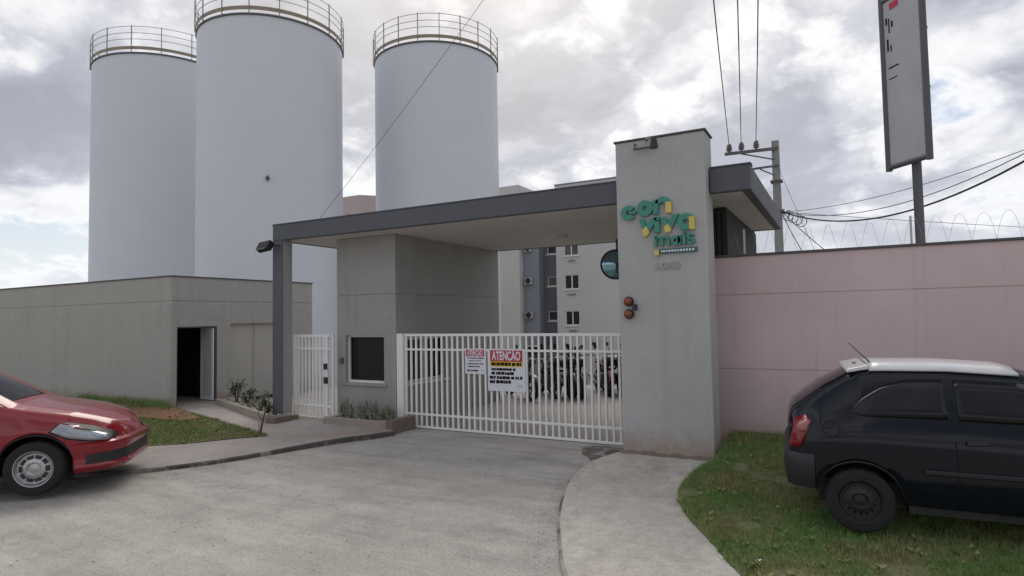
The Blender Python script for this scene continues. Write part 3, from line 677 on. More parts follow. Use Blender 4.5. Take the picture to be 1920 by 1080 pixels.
for x, y, a in spots:
    o = sl if n == 0 else sl.copy()
    if n: COL.objects.link(o)
    n += 1; o.location = (x + 2, y - 11, random.uniform(-.02, .02)); o.rotation_euler = (0, 0, a)

# ================================================================== UTILITY POLE AND CABLES
UP = thing('utility_pole', 'concrete utility pole with crossarm and insulators behind the canopy', 'utility pole', (-1.66, 20.5, gz(-1.66, 20.5)))
pb = gz(-1.66, 20.5)
mb = MB(); mb.add([(-.15, -.13, 0), (.15, -.13, 0), (.15, .13, 0), (-.15, .13, 0), (-.105, -.09, 7.32 - pb), (.105, -.09, 7.32 - pb), (.105, .09, 7.32 - pb), (-.105, .09, 7.32 - pb)], [(3, 2, 1, 0), (4, 5, 6, 7), (0, 1, 5, 4), (1, 2, 6, 5), (2, 3, 7, 6), (3, 0, 4, 7)])
mb.build('shaft', M_conc, UP, bevel=.02)
P_(MB().bar((-3.05, 19.72, 6.92), (-1.60, 20.42, 7.06), .07, .09).build('crossarm', M_steel), UP)
P_(MB().bar((-2.6, 19.94, 6.92), (-1.70, 20.42, 6.72), .035).build('brace', M_steel), UP)
P_(MB().bar((-2.42, 20.06, 6.42), (-1.60, 20.42, 6.52), .05, .06).build('crossarm', M_steel), UP)
P_(MB().bar((-2.1, 20.2, 6.42), (-1.70, 20.42, 6.22), .03).build('brace', M_steel), UP)
INS = [(-2.93, 19.78, 6.95), (-2.59, 19.94, 6.99), (-2.18, 20.13, 7.03)]
for x, y, z in INS:
    P_(MB().lathe([(.001, 0), (.03, 0), (.035, .06), (.095, .07), (.07, .13), (.10, .14), (.07, .2), (.085, .21), (.06, .27), (.03, .30), (.001, .30)], 12, (x, y, z)).build('insulator', M_porc, smooth=50), UP)
P_(MB().lathe([(.001, 0), (.03, 0), (.07, .07), (.05, .12), (.06, .14), (.001, .18)], 12, (-2.36, 20.08, 6.46)).build('insulator', M_porc, smooth=50), UP)
P_(MB().tube([(-2.30, 20.09, 6.42), (-2.30, 20.06, 6.22)], .05, 8).build('fuse_holder', M_porc), UP)
P_(MB().box(-1.83, -1.49, 20.33, 20.67, 6.0, 6.06).build('strap', M_steel), UP)
P_(MB().box(-1.85, -1.47, 20.31, 20.69, 5.02, 5.10).build('strap', M_steel), UP)
def sagline(a, b, sag, n=24):
    a, b = Vector(a), Vector(b); return [a.lerp(b, k / n) - Vector((0, 0, sag * 4 * (k / n) * (1 - k / n))) for k in range(n + 1)]
def cable(label, pts, r, group=None, name='power_cable', cat='cable'):
    return tag(MB().tube(pts, r, 5).build(name, M_wire, smooth=60), label, cat, group)
ends = [(-1.64, 10.0), (-1.30, 10.2), (-1.01, 10.37)]
for (x, y, z), (ex, ey), nm in zip(INS, ends, ('left insulator of the crossarm, leftmost of three', 'middle insulator of the crossarm', 'insulator nearest the pole, rightmost of three')):
    a = Vector((x, y, z + .29)); e = Vector((ex, ey, 7.02)); b = a + (e - a) * 3.2; b.z = 7.3
    pts = [a, a.lerp(e, .3) + Vector((0, 0, -.06)), a.lerp(e, .65) + Vector((0, 0, -.05)), e, Vector((b.x, b.y, 7.3))]
    cable('thin overhead power cable from the ' + nm, smooth_curve(pts, 6), .011, 'power cables overhead')
S0 = Vector((-1.52, 20.4, 5.05))
bund = [((3.6, 13.4, 4.95), .80, .022, 'thick telephone cable sagging lowest to the right of the pole'), ((3.6, 13.4, 5.02), .62, .010, 'thin telephone cable just above the thickest sagging one'), ((3.8, 13.6, 5.05), .30, .008, 'nearly taut thin telephone cable right of the pole'), ((9.5, 30, 4.6), .05, .008, 'straight level cable running away right of the pole')]
for e, s, r, lb in bund: cable(lb, sagline(S0, e, s), r, 'telephone cables right of the pole', 'telephone_cable')
cable('drop cable slanting down from the pole to behind the pink wall', sagline(S0, (.35, 17.5, 2.9), .1), .012, None, 'drop_cable')
cable('steeper drop cable slanting down beside the pole to the wall', sagline(S0 + Vector((0, 0, -.1)), (-.55, 18.0, 2.9), .08), .012, None, 'drop_cable')
cable('thin guy cable falling from the pole top past the canopy corner', sagline((-1.6, 20.4, 6.5), (-.6, 18.6, 3.6), .05), .006, None, 'guy_cable')
mb = MB()
for k in range(5):
    c = Vector((-1.45 + .12 * k, 20.2 - .1 * k, 4.95 - .08 * k)); ph = random.random() * 6
    mb.tube([c + Vector((math.cos(a + ph) * .14, 0, math.sin(a + ph) * .16)) for a in [i * .5 for i in range(12)]], .012, 4)
tag(mb.build('cable_coil', M_wire, smooth=60), 'tangled loops of spare cable hanging on the utility pole', 'cable')
cable('thin cable crossing the silos from the canopy up to the top', sagline((-8.9, 8.5, 3.86), (-2.2, 7.0, 8.2), .12), .0035, None, 'service_cable')

# ================================================================== SIGN BOARD top right
a = Vector((.66, 10.4, 0)); d = Vector((.62, -.785, 0)).normalized(); nrm = Vector((-d.y, d.x, 0)) * -1
SB = thing('sign_board', 'tall framed sign board on a post seen edge-on above the pink wall', 'sign', (a.x, a.y, 0)); zb0, zt0, Wd = 3.98, 6.55, .75
def sp(u, z, o=0): q = a + d * u + nrm * o; return Vector((q.x, q.y, z))
P_(MB().obox(sp(Wd / 2, (zb0 + zt0) / 2), d * (Wd / 2 - .03), nrm * .012, Vector((0, 0, (zt0 - zb0) / 2 - .03))).build('panel', M_boardp), SB)
for u in (.025, Wd - .025): P_(MB().tube([sp(u, zb0), sp(u, zt0)], .045, 10).build('frame_tube', M_steel, smooth=40), SB)
for z in (zb0 + .05, zt0 - .05): P_(MB().tube([sp(.02, z), sp(Wd - .02, z)], .04, 10).build('frame_tube', M_steel, smooth=40), SB)
for z in (zt0 - .75, zb0 + 1.0): P_(MB().tube([sp(.02, z, -.05), sp(Wd - .02, z, -.05)], .02, 8).build('frame_rail', M_steel), SB)
P_(MB().tube([sp(Wd * .55, -.03, -.09), sp(Wd * .55, zt0 - .2, -.09)], .06, 12).build('post', M_steel, smooth=40), SB)
mb = MB()
for (u0, u1, z0_, z1_) in ((.10, .13, 6.12, 6.22), (.15, .17, 5.98, 6.2), (.20, .23, 6.05, 6.14), (.11, .14, 5.72, 5.9), (.17, .19, 5.7, 5.8), (.12, .30, 5.46, 5.48), (.12, .26, 5.3, 5.315)):
    mb.obox(sp((u0 + u1) / 2, (z0_ + z1_) / 2, .0145), d * (u1 - u0) / 2, nrm * .001, Vector((0, 0, (z1_ - z0_) / 2)))
P_(mb.build('print_marks', M_ink), SB)['kind'] = 'stuff'
P_(MB().obox(sp(.26, 6.36, .0145), d * .08, nrm * .001, Vector((0, 0, .05))).build('red_mark', M_red), SB)

# ================================================================== CONVEX MIRROR
CM = thing('convex_mirror', 'round blue convex mirror hung under the canopy beside the tower', 'mirror', (-4.08, 12.0, 3.0))
ax = Vector((.34, -.94, -.05)).normalized()
rot = ax.to_track_quat('Z', 'Y').to_matrix().to_4x4()
def orient(o): o.matrix_local = rot.copy(); o.parent = CM; return o
orient(MB().lathe([(.001, .07), (.1, .062), (.2, .036), (.285, 0)], 32).build('mirror_face', M_mirr, smooth=60))
orient(MB().lathe([(.283, -.02), (.31, -.02), (.312, .012), (.283, .014)], 32, closed=True).build('rim', M_black, smooth=50))
orient(MB().lathe([(.30, -.015), (.2, -.05), (.001, -.06)], 32).build('back_shell', M_black, smooth=50))
MB().tube([(0, .06, 0), (0, .12, .05), (0, .12, .54)], .022, 8).build('hanger', M_steel, CM, smooth=40)

# ================================================================== BACKGROUND BLOCKS
AB = thing('apartment_block', 'cream apartment block with dark windows seen through the entrance', 'building', (-18, 42, -2.23))
yA = 42; gb = -2.23; WZ = [-1.34, 1.28, 3.98, 6.5, 9.1]
def wallgrid(x0, x1, z0, z1, y, holes, t=.25):   # front wall at y with rectangular holes, depth t
    m = MB(); xs = sorted({x0, x1, *[h[0] for h in holes], *[h[1] for h in holes]}); zs = sorted({z0, z1, *[h[2] for h in holes], *[h[3] for h in holes]})
    for i in range(len(xs) - 1):
        for j in range(len(zs) - 1):
            cx, cz = (xs[i] + xs[i + 1]) / 2, (zs[j] + zs[j + 1]) / 2
            if not any(h[0] < cx < h[1] and h[2] < cz < h[3] for h in holes): m.box(xs[i], xs[i + 1], y, y + t, zs[j], zs[j + 1])
    return m
M_glassc = material('curtained_glass', (.11, .11, .105), .25, .3, 2, spec=.4)
def bwindow(par, x0, x1, z0, z1, y, frame=M_whitef, lites=2, sill=True):
    w = P_(MB().box(x0, x1, y + .14, y + .16, z0, z1).build('window', random.choice((M_glassb, M_glassb, M_glassc))), par)
    m = MB(); f_ = .06
    m.box(x0, x0 + f_, y + .06, y + .13, z0, z1); m.box(x1 - f_, x1, y + .06, y + .13, z0, z1); m.box(x0 + f_, x1 - f_, y + .06, y + .13, z0, z0 + f_); m.box(x0 + f_, x1 - f_, y + .06, y + .13, z1 - f_, z1)
    for k in range(1, lites): xm = x0 + (x1 - x0) * k / lites; m.box(xm - .04, xm + .04, y + .06, y + .13, z0 + f_, z1 - f_)
    fr = m.build('frame', frame); fr.parent = w
    if sill: s = MB().box(x0 - .1, x1 + .1, y - .07, y + .058, z0 - .09, z0 - .003).build('sill', frame); s.parent = w
holes = [(xw, xw + 1.16, z, z + 1.08) for z in WZ for xw in (-18.3, -13.2)]
P_(wallgrid(-18.95, -9.6, gb, 11.9, yA, holes).build('wall', M_cream), AB)
P_(MB().box(-18.95, -9.6, yA + .26, yA + 9, gb, 11.9).build('block_body', M_cream), AB)
for h in holes: bwindow(AB, *h, yA)
for k, z in enumerate(WZ): P_(MB().box(-18.06 + .1 * (k % 2), -17.4, yA - .12, yA - .002, z - .42, z - .34).build('air_vent', M_grey2), AB)
P_(MB().box(-19.0, -9.55, yA - .04, yA + 9.1, 11.91, 12.0).build('parapet', M_grey2), AB)
h2 = [(-20.25, -19.2, z + .35, z + 1.1) for z in WZ]
P_(wallgrid(-20.55, -18.96, gb, 11.8, 43.2, h2).build('recess_wall', M_grey), AB)
for h in h2: bwindow(AB, *h, 43.2, lites=1)
P_(MB().box(-20.55, -18.96, 43.46, 51, gb, 11.8).build('recess_body', M_grey), AB)
P_(MB().box(-21.93, -20.56, 42.3, 51, gb, 11.75).build('grey_pier', M_grey2), AB)
for z in (4.75, 2.1, 7.3, -.6):
    ac = P_(MB().box(-21.7, -21.1, 42.0, 42.29, z - .26, z + .26).build('air_conditioner', M_boardp, bevel=.02), AB)
    g_ = MB().lathe([(.001, -.012), (.22, -.012), (.24, 0)], 16, (-21.4, 41.998, z), 'y').build('fan_grille', M_black); g_.parent = ac; 
hw = [(-26, -24.9, z, z + 1.05) for z in WZ] + [(-30, -28.9, z, z + 1.05) for z in WZ]
P_(wallgrid(-33, -21.94, gb, 12.3, yA - .3, hw).build('wing_wall', M_cream), AB)
for h in hw: bwindow(AB, *h, yA - .3)
P_(MB().box(-33, -21.94, yA - .04, 51, gb, 12.3).build('wing_body', M_cream), AB)
AB2 = thing('apartment_block', 'distant cream block with pinkish roof band between the two nearer silos', 'building', (-42, 47, -2.23))
P_(wallgrid(-52, -39, gb, 12.6, 46, [(x, x + 1.2, z, z + 1.1) for x in (-50, -46.5, -42.5) for z in (1.3, 4, 6.6, 9.2)]).build('wall', M_cream), AB2)
for x in (-50, -46.5, -42.5):
    for z in (1.3, 4, 6.6, 9.2): bwindow(AB2, x, x + 1.2, z, z + 1.1, 46)
P_(MB().box(-52, -39, 46.26, 58, gb, 12.6).build('block_body', M_cream), AB2)
mb = MB(); mb.prism([(-52.2, 12.61), (-38.8, 12.61), (-38.8, 14.0), (-42.2, 14.5), (-52.2, 14.5)], lambda q, w: (q, 45.9, w), lambda q, w: (q, 58, w)); P_(mb.build('roof_band', M_pinkb), AB2)

# ================================================================== PLANTERS, SHRUBS, SAPLING
PR = thing('planter', 'low planter bed with pebbles below the gatehouse window', 'planter', (-7.6, 8.4, 0))
P_(MB().box(-8.40, -6.90, 8.16, 8.26, .02, .20).build('edge_wall', M_planter, bevel=.01), PR)
P_(MB().box(-6.899, -6.78, 8.13, 8.78, .0, .235).build('end_wall', M_brick, bevel=.01), PR)
P_(MB().box(-8.40, -8.30, 8.261, 8.78, .02, .19).build('edge_wall', M_planter, bevel=.01), PR)
P_(MB().box(-8.298, -6.902, 8.262, 8.795, .02, .15).build('bed', M_soil), PR)
mb = MB()
for k in range(220):
    x, y = random.uniform(-8.28, -6.92), random.uniform(8.28, 8.76); r = random.uniform(.012, .03)
    mb.lathe([(.001, -r * .5), (r, 0), (r * .6, r * .5), (.001, r * .6)], 5, (x, y, .155))
q = P_(mb.build('pebbles', M_stone), PR); q['kind'] = 'stuff'
def upright_plant(x, y, z, h, n, label, group, mat=M_leafg):
    t = thing('leafy_plant', label, 'plant', (x, y, z), 0, group); mb = MB()
    for k in range(n):
        a = random.uniform(0, 6.28); lean = random.uniform(.05, .45); hh = h * random.uniform(.55, 1.05); w = random.uniform(.010, .02)
        b = Vector((random.uniform(-.07, .07), random.uniform(-.05, .05), 0)); d = Vector((math.cos(a), math.sin(a), 0)); s = Vector((-d.y, d.x, 0)) * w
        p1 = b + d * lean * hh * .35 + Vector((0, 0, hh * .55)); p2 = b + d * lean * hh + Vector((0, 0, hh))
        mb.add([b - s * .5, b + s * .5, p1 + s, p1 - s, p2], [(0, 1, 2, 3), (3, 2, 4)])
        for j in range(3):
            p = b.lerp(p1, random.uniform(.3, 1)); e = Vector((random.uniform(-1, 1), random.uniform(-1, 1), random.uniform(.2, 1))).normalized(); s2_ = e.orthogonal().normalized() * .012
            mb.add([p, p + e * .03 + s2_, p + e * .07, p + e * .03 - s2_], [(0, 1, 2, 3)])
    mb.build('leaves', mat, t)
    mb = MB()
    for k in range(4):
        a = random.uniform(0, 6.28); mb.tube([(0, 0, -.02), (.02 * math.cos(a), .02 * math.sin(a), h * .3), (.05 * math.cos(a), .05 * math.sin(a), h * .62)], [.006, .005, .003], 4)
    mb.build('stems', M_bark, t); return t
names = ('leftmost, beside the pedestrian gate', 'second from the pedestrian gate', 'third from the pedestrian gate, mid bed', 'fourth from the pedestrian gate', 'third from the white gate post', 'second from the white gate post', 'rightmost, nearest the white gate post')
for k in range(7):
    upright_plant(-8.20 + .19 * k + random.uniform(-.03, .03), 8.48 + random.uniform(-.08, .08), .15, random.uniform(.30, .50), 20, 'grey-green upright plant below gatehouse window, ' + names[k], 'upright plants in the window planter')
PL = thing('planter', 'narrow sloping planter bed running from outbuilding to the column', 'planter', (-11, 9, 0))
A_, B__ = Vector((-12.8, 9.18, 0)), Vector((-9.42, 7.80, 0)); dd = (B__ - A_).normalized(); pp = Vector((-dd.y, dd.x, 0))
P_(MB().bar(A_ + Vector((0, 0, .10)), B__ + Vector((0, 0, .14)), .09, .20).build('edge_wall', M_planter, bevel=.01), PL)
P_(MB().obox((A_ + B__) / 2 + pp * .31 + Vector((0, 0, .08)), dd * ((B__ - A_).length / 2), pp * .26, Vector((0, 0, .08))).build('bed', M_soil), PL)
P_(MB().box(-9.41, -9.2, 7.74, 8.16, .03, .19).build('end_wall', M_brick, bevel=.01), PL)
mb = MB()
for k in range(150):
    p = A_.lerp(B__, random.random()) + pp * random.uniform(.08, .5); r = random.uniform(.02, .045); mb.lathe([(.001, -r * .5), (r, 0), (r * .6, r * .5), (.001, r * .6)], 5, (p.x, p.y, .165))
q = P_(mb.build('pebbles', M_stone), PL); q['kind'] = 'stuff'
def shrub(x, y, z, h, w, label, n=240, mat=M_leaf):
    t = thing('shrub', label, 'shrub', (x, y, z), 0, 'small shrubs in the sloping planter'); mb = MB(); st = MB()
    cl = [Vector((random.gauss(0, w * .32), random.gauss(0, w * .32), h * random.uniform(.3, .95))) for _ in range(9)]
    for c in cl: st.tube([(0, 0, -.03), (c.x * .5, c.y * .5, c.z * .5), tuple(c)], [.009, .007, .003], 4)
    for k in range(n):
        c = random.choice(cl) + Vector((random.gauss(0, w * .16), random.gauss(0, w * .16), random.gauss(0, h * .10)))
        if c.z < .03: c.z = .03
        e = Vector((random.uniform(-1, 1), random.uniform(-1, 1), random.uniform(-.3, 1))).normalized(); s = e.orthogonal().normalized() * .014; l = random.uniform(.035, .06)
        mb.add([c, c + e * l * .5 + s, c + e * l, c + e * l * .5 - s], [(0, 1, 2, 3)])
    mb.build('leaves', mat, t); st.build('stems', M_bark, t)
shrub(-12.05, 9.13, .15, .50, .30, 'taller dark shrub nearest the outbuilding doorway')
shrub(-11.15, 8.74, .15, .36, .24, 'small dark shrub second from the doorway')
shrub(-10.42, 8.44, .15, .38, .28, 'paler bushy shrub third from the doorway', 260, M_leafg)
shrub(-9.92, 8.18, .15, .24, .24, 'low dark shrub close to the column base')

SP = thing('sapling', 'thin leafless leaning sapling at the tip of the left lawn', 'sapling', (-8.55, 6.91, .06))
mb = MB(); mb.tube([(0, 0, -.02), (.02, .03, .18), (.05, .05, .34), (.06, .10, .52), (.10, .13, .68)], [.022, .018, .014, .01, .004], 6)
mb.tube([(.03, .04, .24), (-.02, -.01, .36), (-.01, .02, .5)], [.01, .007, .003], 5); mb.tube([(.05, .07, .42), (.12, .08, .52), (.14, .1, .62)], [.008, .006, .002], 5)
mb.tube([(.01, .01, .0), (-.04, .02, .1), (-.05, .03, .22)], [.01, .007, .003], 5); mb.build('trunk', M_bark, SP, smooth=60)
mb = MB()
for k in range(9):
    c = Vector((.07, .09, .55)) + Vector((random.gauss(0, .06), random.gauss(0, .06), random.gauss(0, .12))); e = Vector((random.uniform(-1, 1), random.uniform(-1, 1), random.uniform(-.5, .6))).normalized(); s = e.orthogonal().normalized() * .01
    mb.add([c, c + e * .02 + s, c + e * .045, c + e * .02 - s], [(0, 1, 2, 3)])
mb.build('crown', M_leafg, SP)

# ================================================================== GRASS
def grass(name, label, poly, zf, dens, hmin, hmax, mat, bare=None, edge=.0, seed=1, hole=None):
    rnd = random.Random(seed); x0, x1 = min(p[0] for p in poly), max(p[0] for p in poly); y0, y1 = min(p[1] for p in poly), max(p[1] for p in poly)
    vs = []; fs = []; n = int((x1 - x0) * (y1 - y0) * dens)
    from mathutils import noise as mn
    for _ in range(n):
        x, y = rnd.uniform(x0, x1), rnd.uniform(y0, y1)
        if not inpoly(x + rnd.gauss(0, edge), y + rnd.gauss(0, edge), poly): continue
        if hole and inpoly(x, y, hole) and rnd.random() < .93: continue
        f = mn.noise(Vector((x * 1.3, y * 1.3, seed))) + .5 * mn.noise(Vector((x * 4, y * 4, seed)))
        if bare and f > bare and rnd.random() < .75: continue
        h = rnd.uniform(hmin, hmax) * (1 + .5 * max(-.6, min(.6, -f)))
        a = rnd.uniform(0, 6.283); w = rnd.uniform(.0025, .005); l = rnd.uniform(.1, .9) * h; b = rnd.uniform(0, 6.283); z = zf(x, y)
        k = len(vs); vs += [(x - w * math.cos(a), y - w * math.sin(a), z - .003), (x + w * math.cos(a), y + w * math.sin(a), z - .003), (x + l * math.cos(b), y + l * math.sin(b), z + h)]
        fs.append((k, k + 1, k + 2))
    m = MB(); m.v = vs; m.f = fs; return tag(m.build(name, mat), label, 'grass', None, 'stuff')
polyR = [(p.x, p.y) for p in GR3 if p.x < 4.2] + [(-1.42, 9.08), (4.2, 9.08)]
grass('grass', 'short mown grass on the lawn beneath the dark car', polyR, zlr, 7500, .018, .05, M_grass, .5, .012, 1)
polyRt = [(-1.44, 7.6), (-1.44, 9.06), (1.5, 9.06), (1.5, 8.85), (-.6, 8.75), (-1.15, 8.3)]
grass('grass', 'longer weeds along the foot of the pink wall', polyRt, zlr, 1500, .04, .13, M_grass, None, .05, 5)
polyL = [(p.x, p.y) for p in GLf if p.x > -14.2] + [(p.x, p.y) for p in reversed(GLb) if p.x > -14.2]
bare_poly = [(p.x, p.y) for p in P]
grass('grass', 'short grass on the left lawn beside the red car', polyL, zll, 3800, .018, .045, M_grassL, .55, .02, 2, bare_poly)
grass('grass', 'tuft of longer grass along the outbuilding wall', [(-16.5, 7.95), (-13.1, 7.9), (-13.0, 8.22), (-16.5, 8.26)], zll, 2600, .08, .2, M_grass, None, .04, 3)
def weeds(label, poly, zf, n, seed):
    rnd = random.Random(seed); mb = MB(); x0, x1 = min(p[0] for p in poly), max(p[0] for p in poly); y0, y1 = min(p[1] for p in poly), max(p[1] for p in poly); k = 0
    while k < n:
        x, y = rnd.uniform(x0, x1), rnd.uniform(y0, y1)
        if not inpoly(x, y, poly): continue
        k += 1; z = zf(x, y); m = rnd.randint(5, 12); R0 = rnd.uniform(.025, .075)
        for j in range(m):
            a = rnd.uniform(0, 6.283); d = Vector((math.cos(a), math.sin(a), rnd.uniform(.2, 1.3))).normalized(); l = R0 * rnd.uniform(.6, 1.2); s_ = Vector((-math.sin(a), math.cos(a), 0)) * l * rnd.uniform(.10, .22); p = Vector((x, y, z))
            mb.add([p, p + d * l * .5 + s_, p + d * l + Vector((0, 0, -l * .15)), p + d * l * .5 - s_], [(0, 1, 2, 3)])
    return tag(mb.build('weeds', M_grass), label, 'weeds', None, 'stuff')
weeds('scattered broad-leaved weeds in the right lawn', polyR, zlr, 900, 11)
weeds('scattered broad-leaved weeds in the left lawn', polyL, zll, 500, 12)
rnd = random.Random(21); mb = MB()
for _ in range(1500):
    c_ = rnd.choice((0, 0, 1, 2)); 
    if c_ == 0: x, y = rnd.uniform(-8, 0), rnd.uniform(2.2, 8.6)
    elif c_ == 1: p = rnd.choice(KL); x, y = p.x + rnd.uniform(.03, .35), p.y - rnd.uniform(.03, .3)
    else: p = rnd.choice(KR); x, y = p.x - rnd.uniform(.02, .25), p.y - rnd.uniform(0, .2)
    if any(False for _ in ()) or inpoly(x, y, [(q.x, q.y) for q in KR] + [(14, 9), (14, 2.6)]) or inpoly(x, y, [(q.x, q.y) for q in KL] + [(-40, 9)]): continue
    r = rnd.uniform(.003, .011); mb.lathe([(.0005, -r * .3), (r, 0), (r * .6, r * .55), (.0005, r * .7)], 5, (x, y, .002))
tag(mb.build('gravel', M_stone), 'loose gravel scattered over the driveway', 'gravel', None, 'stuff')
# litter on the right lawn
for k, (x, y, lb) in enumerate(((-.62, 6.35, 'scrap of white paper on the lawn nearest the pavement bend'), (-.28, 7.05, 'white scrap lying on the lawn left of the bumper'), (-.75, 5.75, 'crumpled white scrap low on the lawn'), (-.62, 5.02, 'flat white scrap at the lawn edge near the picture bottom'))):
    mb = MB(); z = zlr(x, y) + .03; r = .018
    mb.add([(x + r * random.uniform(-1.4, 1.4), y + r * random.uniform(-1, 1), z + random.uniform(0, .02)) for _ in range(5)], [(0, 1, 2), (0, 2, 3), (0, 3, 4)])
    tag(mb.build('paper_scrap', M_sheet), lb, 'litter', 'paper scraps on the lawn')

# ================================================================== CARS
def wheel(par, x, y, side, r, rimmat, holes=14, spokes=0):
    w = bpy.data.objects.new('wheel', None); COL.objects.link(w); w.parent = par; w.location = (x, y, r); w.empty_display_size = .1
    s = side; h = .088
    prof = [(r * .66, -h), (r * .80, -h * 1.06), (r * .93, -h * 1.02), (r * .985, -h * .82), (r, -h * .5), (r, h * .5), (r * .985, h * .82), (r * .93, h * 1.02), (r * .80, h * 1.06), (r * .66, h)]
    MB().lathe(prof, 40, axis='y').build('tyre', M_tyre, w, smooth=35)
    o = s * h
    prof = [(r * .66, o * 1.02), (r * .635, o * 1.0), (r * .61, o * .78), (r * .56, o * .62), (r * .46, o * .60), (r * .36, o * .78), (r * .24, o * .82), (r * .19, o * .62), (r * .10, o * .66), (.001, o * .70)]
    MB().lathe(prof, 36, axis='y').build('rim', rimmat, w, smooth=30)
    MB().lathe([(r * .64, -o), (.001, -o * .5)], 24, axis='y').build('inner_disc', M_black, w)
    mb = MB(); hy = o * .70
    for k in range(holes):
        a = 2 * math.pi * k / holes; c = Vector((math.cos(a) * r * .43, o * .69, math.sin(a) * r * .43)); u = Vector((math.cos(a), 0, math.sin(a))); v = Vector((-math.sin(a), 0, math.cos(a)))
        mb.obox(c, u * r * .055, v * r * (.045 if not spokes else .10), Vector((0, s * .012, 0)))
    mb.build('slots', M_black, w)['kind'] = 'stuff'
    mb = MB()
    for k in range(4):
        a = R(45 + 90 * k); mb.lathe([(.001, 0), (.012, 0), (.012, s * .012), (.001, s * .014)], 6, (math.cos(a) * r * .28, o * .82, math.sin(a) * r * .28), 'y')
    mb.build('wheel_nuts', rimmat, w)['kind'] = 'stuff'
    return w
def car(name, label, loc, rz, L, paint, rimmat, tabs, xr, xf, wr_=.29, spokes=0, holes=14):
    t = thing(name, label, 'car', loc, rz)
    W, ZR, WR, ZB, ZS = tabs; Ra = wr_ + .065
    def sec(x):
        w, zr, wrr, zb_, zs = (interp(q, x) for q in (W, ZR, WR, ZB, ZS))
        base = zs
        for xc in (xr, xf):
            if abs(x - xc) < Ra: zs = max(zs, wr_ + math.sqrt(Ra * Ra - (x - xc) ** 2))
        zm = max(.60, zs + .05); zm = min(zm, zb_ - .02)
        return [(w - .05, zs - .0), (w - .008, zs + .025), (w, zs + (zm - zs) * .6), (w, zm), (w - .012, zm + (zb_ - zm) * .55), (w - .03, zb_), (wrr + .015, zr - .10), (wrr - .02, zr - .045), (wrr - .08, zr - .012), (wrr * .5, zr + .006), (0, zr + .012)]
    xs = [L * k / 120 for k in range(121)]
    for xc in (xr, xf): xs += [xc + Ra * math.cos(R(a)) for a in range(0, 181, 9)] + [xc - Ra - .002, xc + Ra + .002]
    xs = sorted(set(round(max(0, min(L, x)), 4) for x in xs))
    rows = [sec(x) for x in xs]; m = 11; mb = MB()
    for s in (1, -1):
        vs = [(x, s * y, z) for x, r_ in zip(xs, rows) for y, z in r_]
        fs = [(i * m + j, (i + 1) * m + j, (i + 1) * m + j + 1, i * m + j + 1) for i in range(len(xs) - 1) for j in range(m - 1)]
        mb.add(vs, fs)
    for r_, x in ((rows[0], 0), (rows[-1], L)):
        ring = [(x, y, z) for y, z in r_] + [(x, -y, z) for y, z in reversed(r_[:-1])]; mb.add(ring, [tuple(range(len(ring)))])
    body = mb.build('body', paint, t, smooth=38)
    md = body.modifiers.new('solid', 'SOLIDIFY'); md.thickness = .012; md.offset = -1
    def sy(x, z):
        r_ = sec(x)
        for (y0, z0), (y1, z1) in zip(r_[:7], r_[1:7]):
            if z <= z1: return y0 + (y1 - y0) * max(0, (z - z0)) / max(1e-6, z1 - z0)
        return r_[6][0]
    def side_poly(nm, pts, mat, off=.006, par=None, th=.004):
        # outline on the body side, both sides, filled as a fan of thin strips between matching x samples
        res = []
        for s in (1, -1):
            m_ = MB(); xs_ = sorted({p[0] for p in pts}); lo, hi = xs_[0], xs_[-1]; n = max(4, int((hi - lo) / .04)); top = []; bot = []
            for k in range(n + 1):
                x = lo + (hi - lo) * k / n; zz = []
                for i in range(len(pts)):
                    (x1, z1), (x2, z2) = pts[i], pts[(i + 1) % len(pts)]
                    if (x1 - x) * (x2 - x) <= 0:
                        if abs(x2 - x1) < 1e-6: zz += [z1, z2]
                        else: zz.append(z1 + (z2 - z1) * (x - x1) / (x2 - x1))
                if not zz: continue
                bot.append((x, min(zz))); top.append((x, max(zz)))
            vs = []; q = 5
            for (x, z0), (_, z1) in zip(bot, top):
                for j in range(q):
                    z = z0 + (z1 - z0) * j / (q - 1); vs.append((x, s * (sy(x, z) + off), z))
            nn = len(bot); fs = [(i * q + j, (i + 1) * q + j, (i + 1) * q + j + 1, i * q + j + 1) for i in range(nn - 1) for j in range(q - 1)]
            m_.add(vs, fs); o = m_.build(nm, mat, t, smooth=50)
            mdd = o.modifiers.new('solid', 'SOLIDIFY'); mdd.thickness = th + off; mdd.offset = 0
            res.append(o)
        return res
    def top_quad(nm, xa, xb, inset, mat, n=8):
        m_ = MB(); vs = []
        for k in range(n + 1):
            x = xa + (xb - xa) * k / n; r_ = sec(x)
            for f in (-1, -.5, 0, .5, 1):
                yy = abs(f) * (r_[7][0] - inset); zz = None
                pl = [r_[10], r_[9], r_[8], r_[7]]
                for (y0, z0), (y1, z1) in zip(pl, pl[1:]):
                    if yy <= y1 + 1e-6: zz = z0 + (z1 - z0) * (yy - y0) / max(1e-6, y1 - y0); break
                vs.append((x, math.copysign(yy, f), (zz if zz is not None else r_[7][1])))
        # lift along the local normal of the centreline
        za, zb_ = interp(ZR, xa), interp(ZR, xb); tn = Vector((-(zb_ - za), 0, xb - xa)).normalized() * .007
        if tn.z < 0: tn = -tn
        vs = [tuple(Vector(v) + tn) for v in vs]
        m_.add(vs, [(i * 5 + j, (i + 1) * 5 + j, (i + 1) * 5 + j + 1, i * 5 + j + 1) for i in range(n) for j in range(4)])
        return m_.build(nm, mat, t, smooth=50)
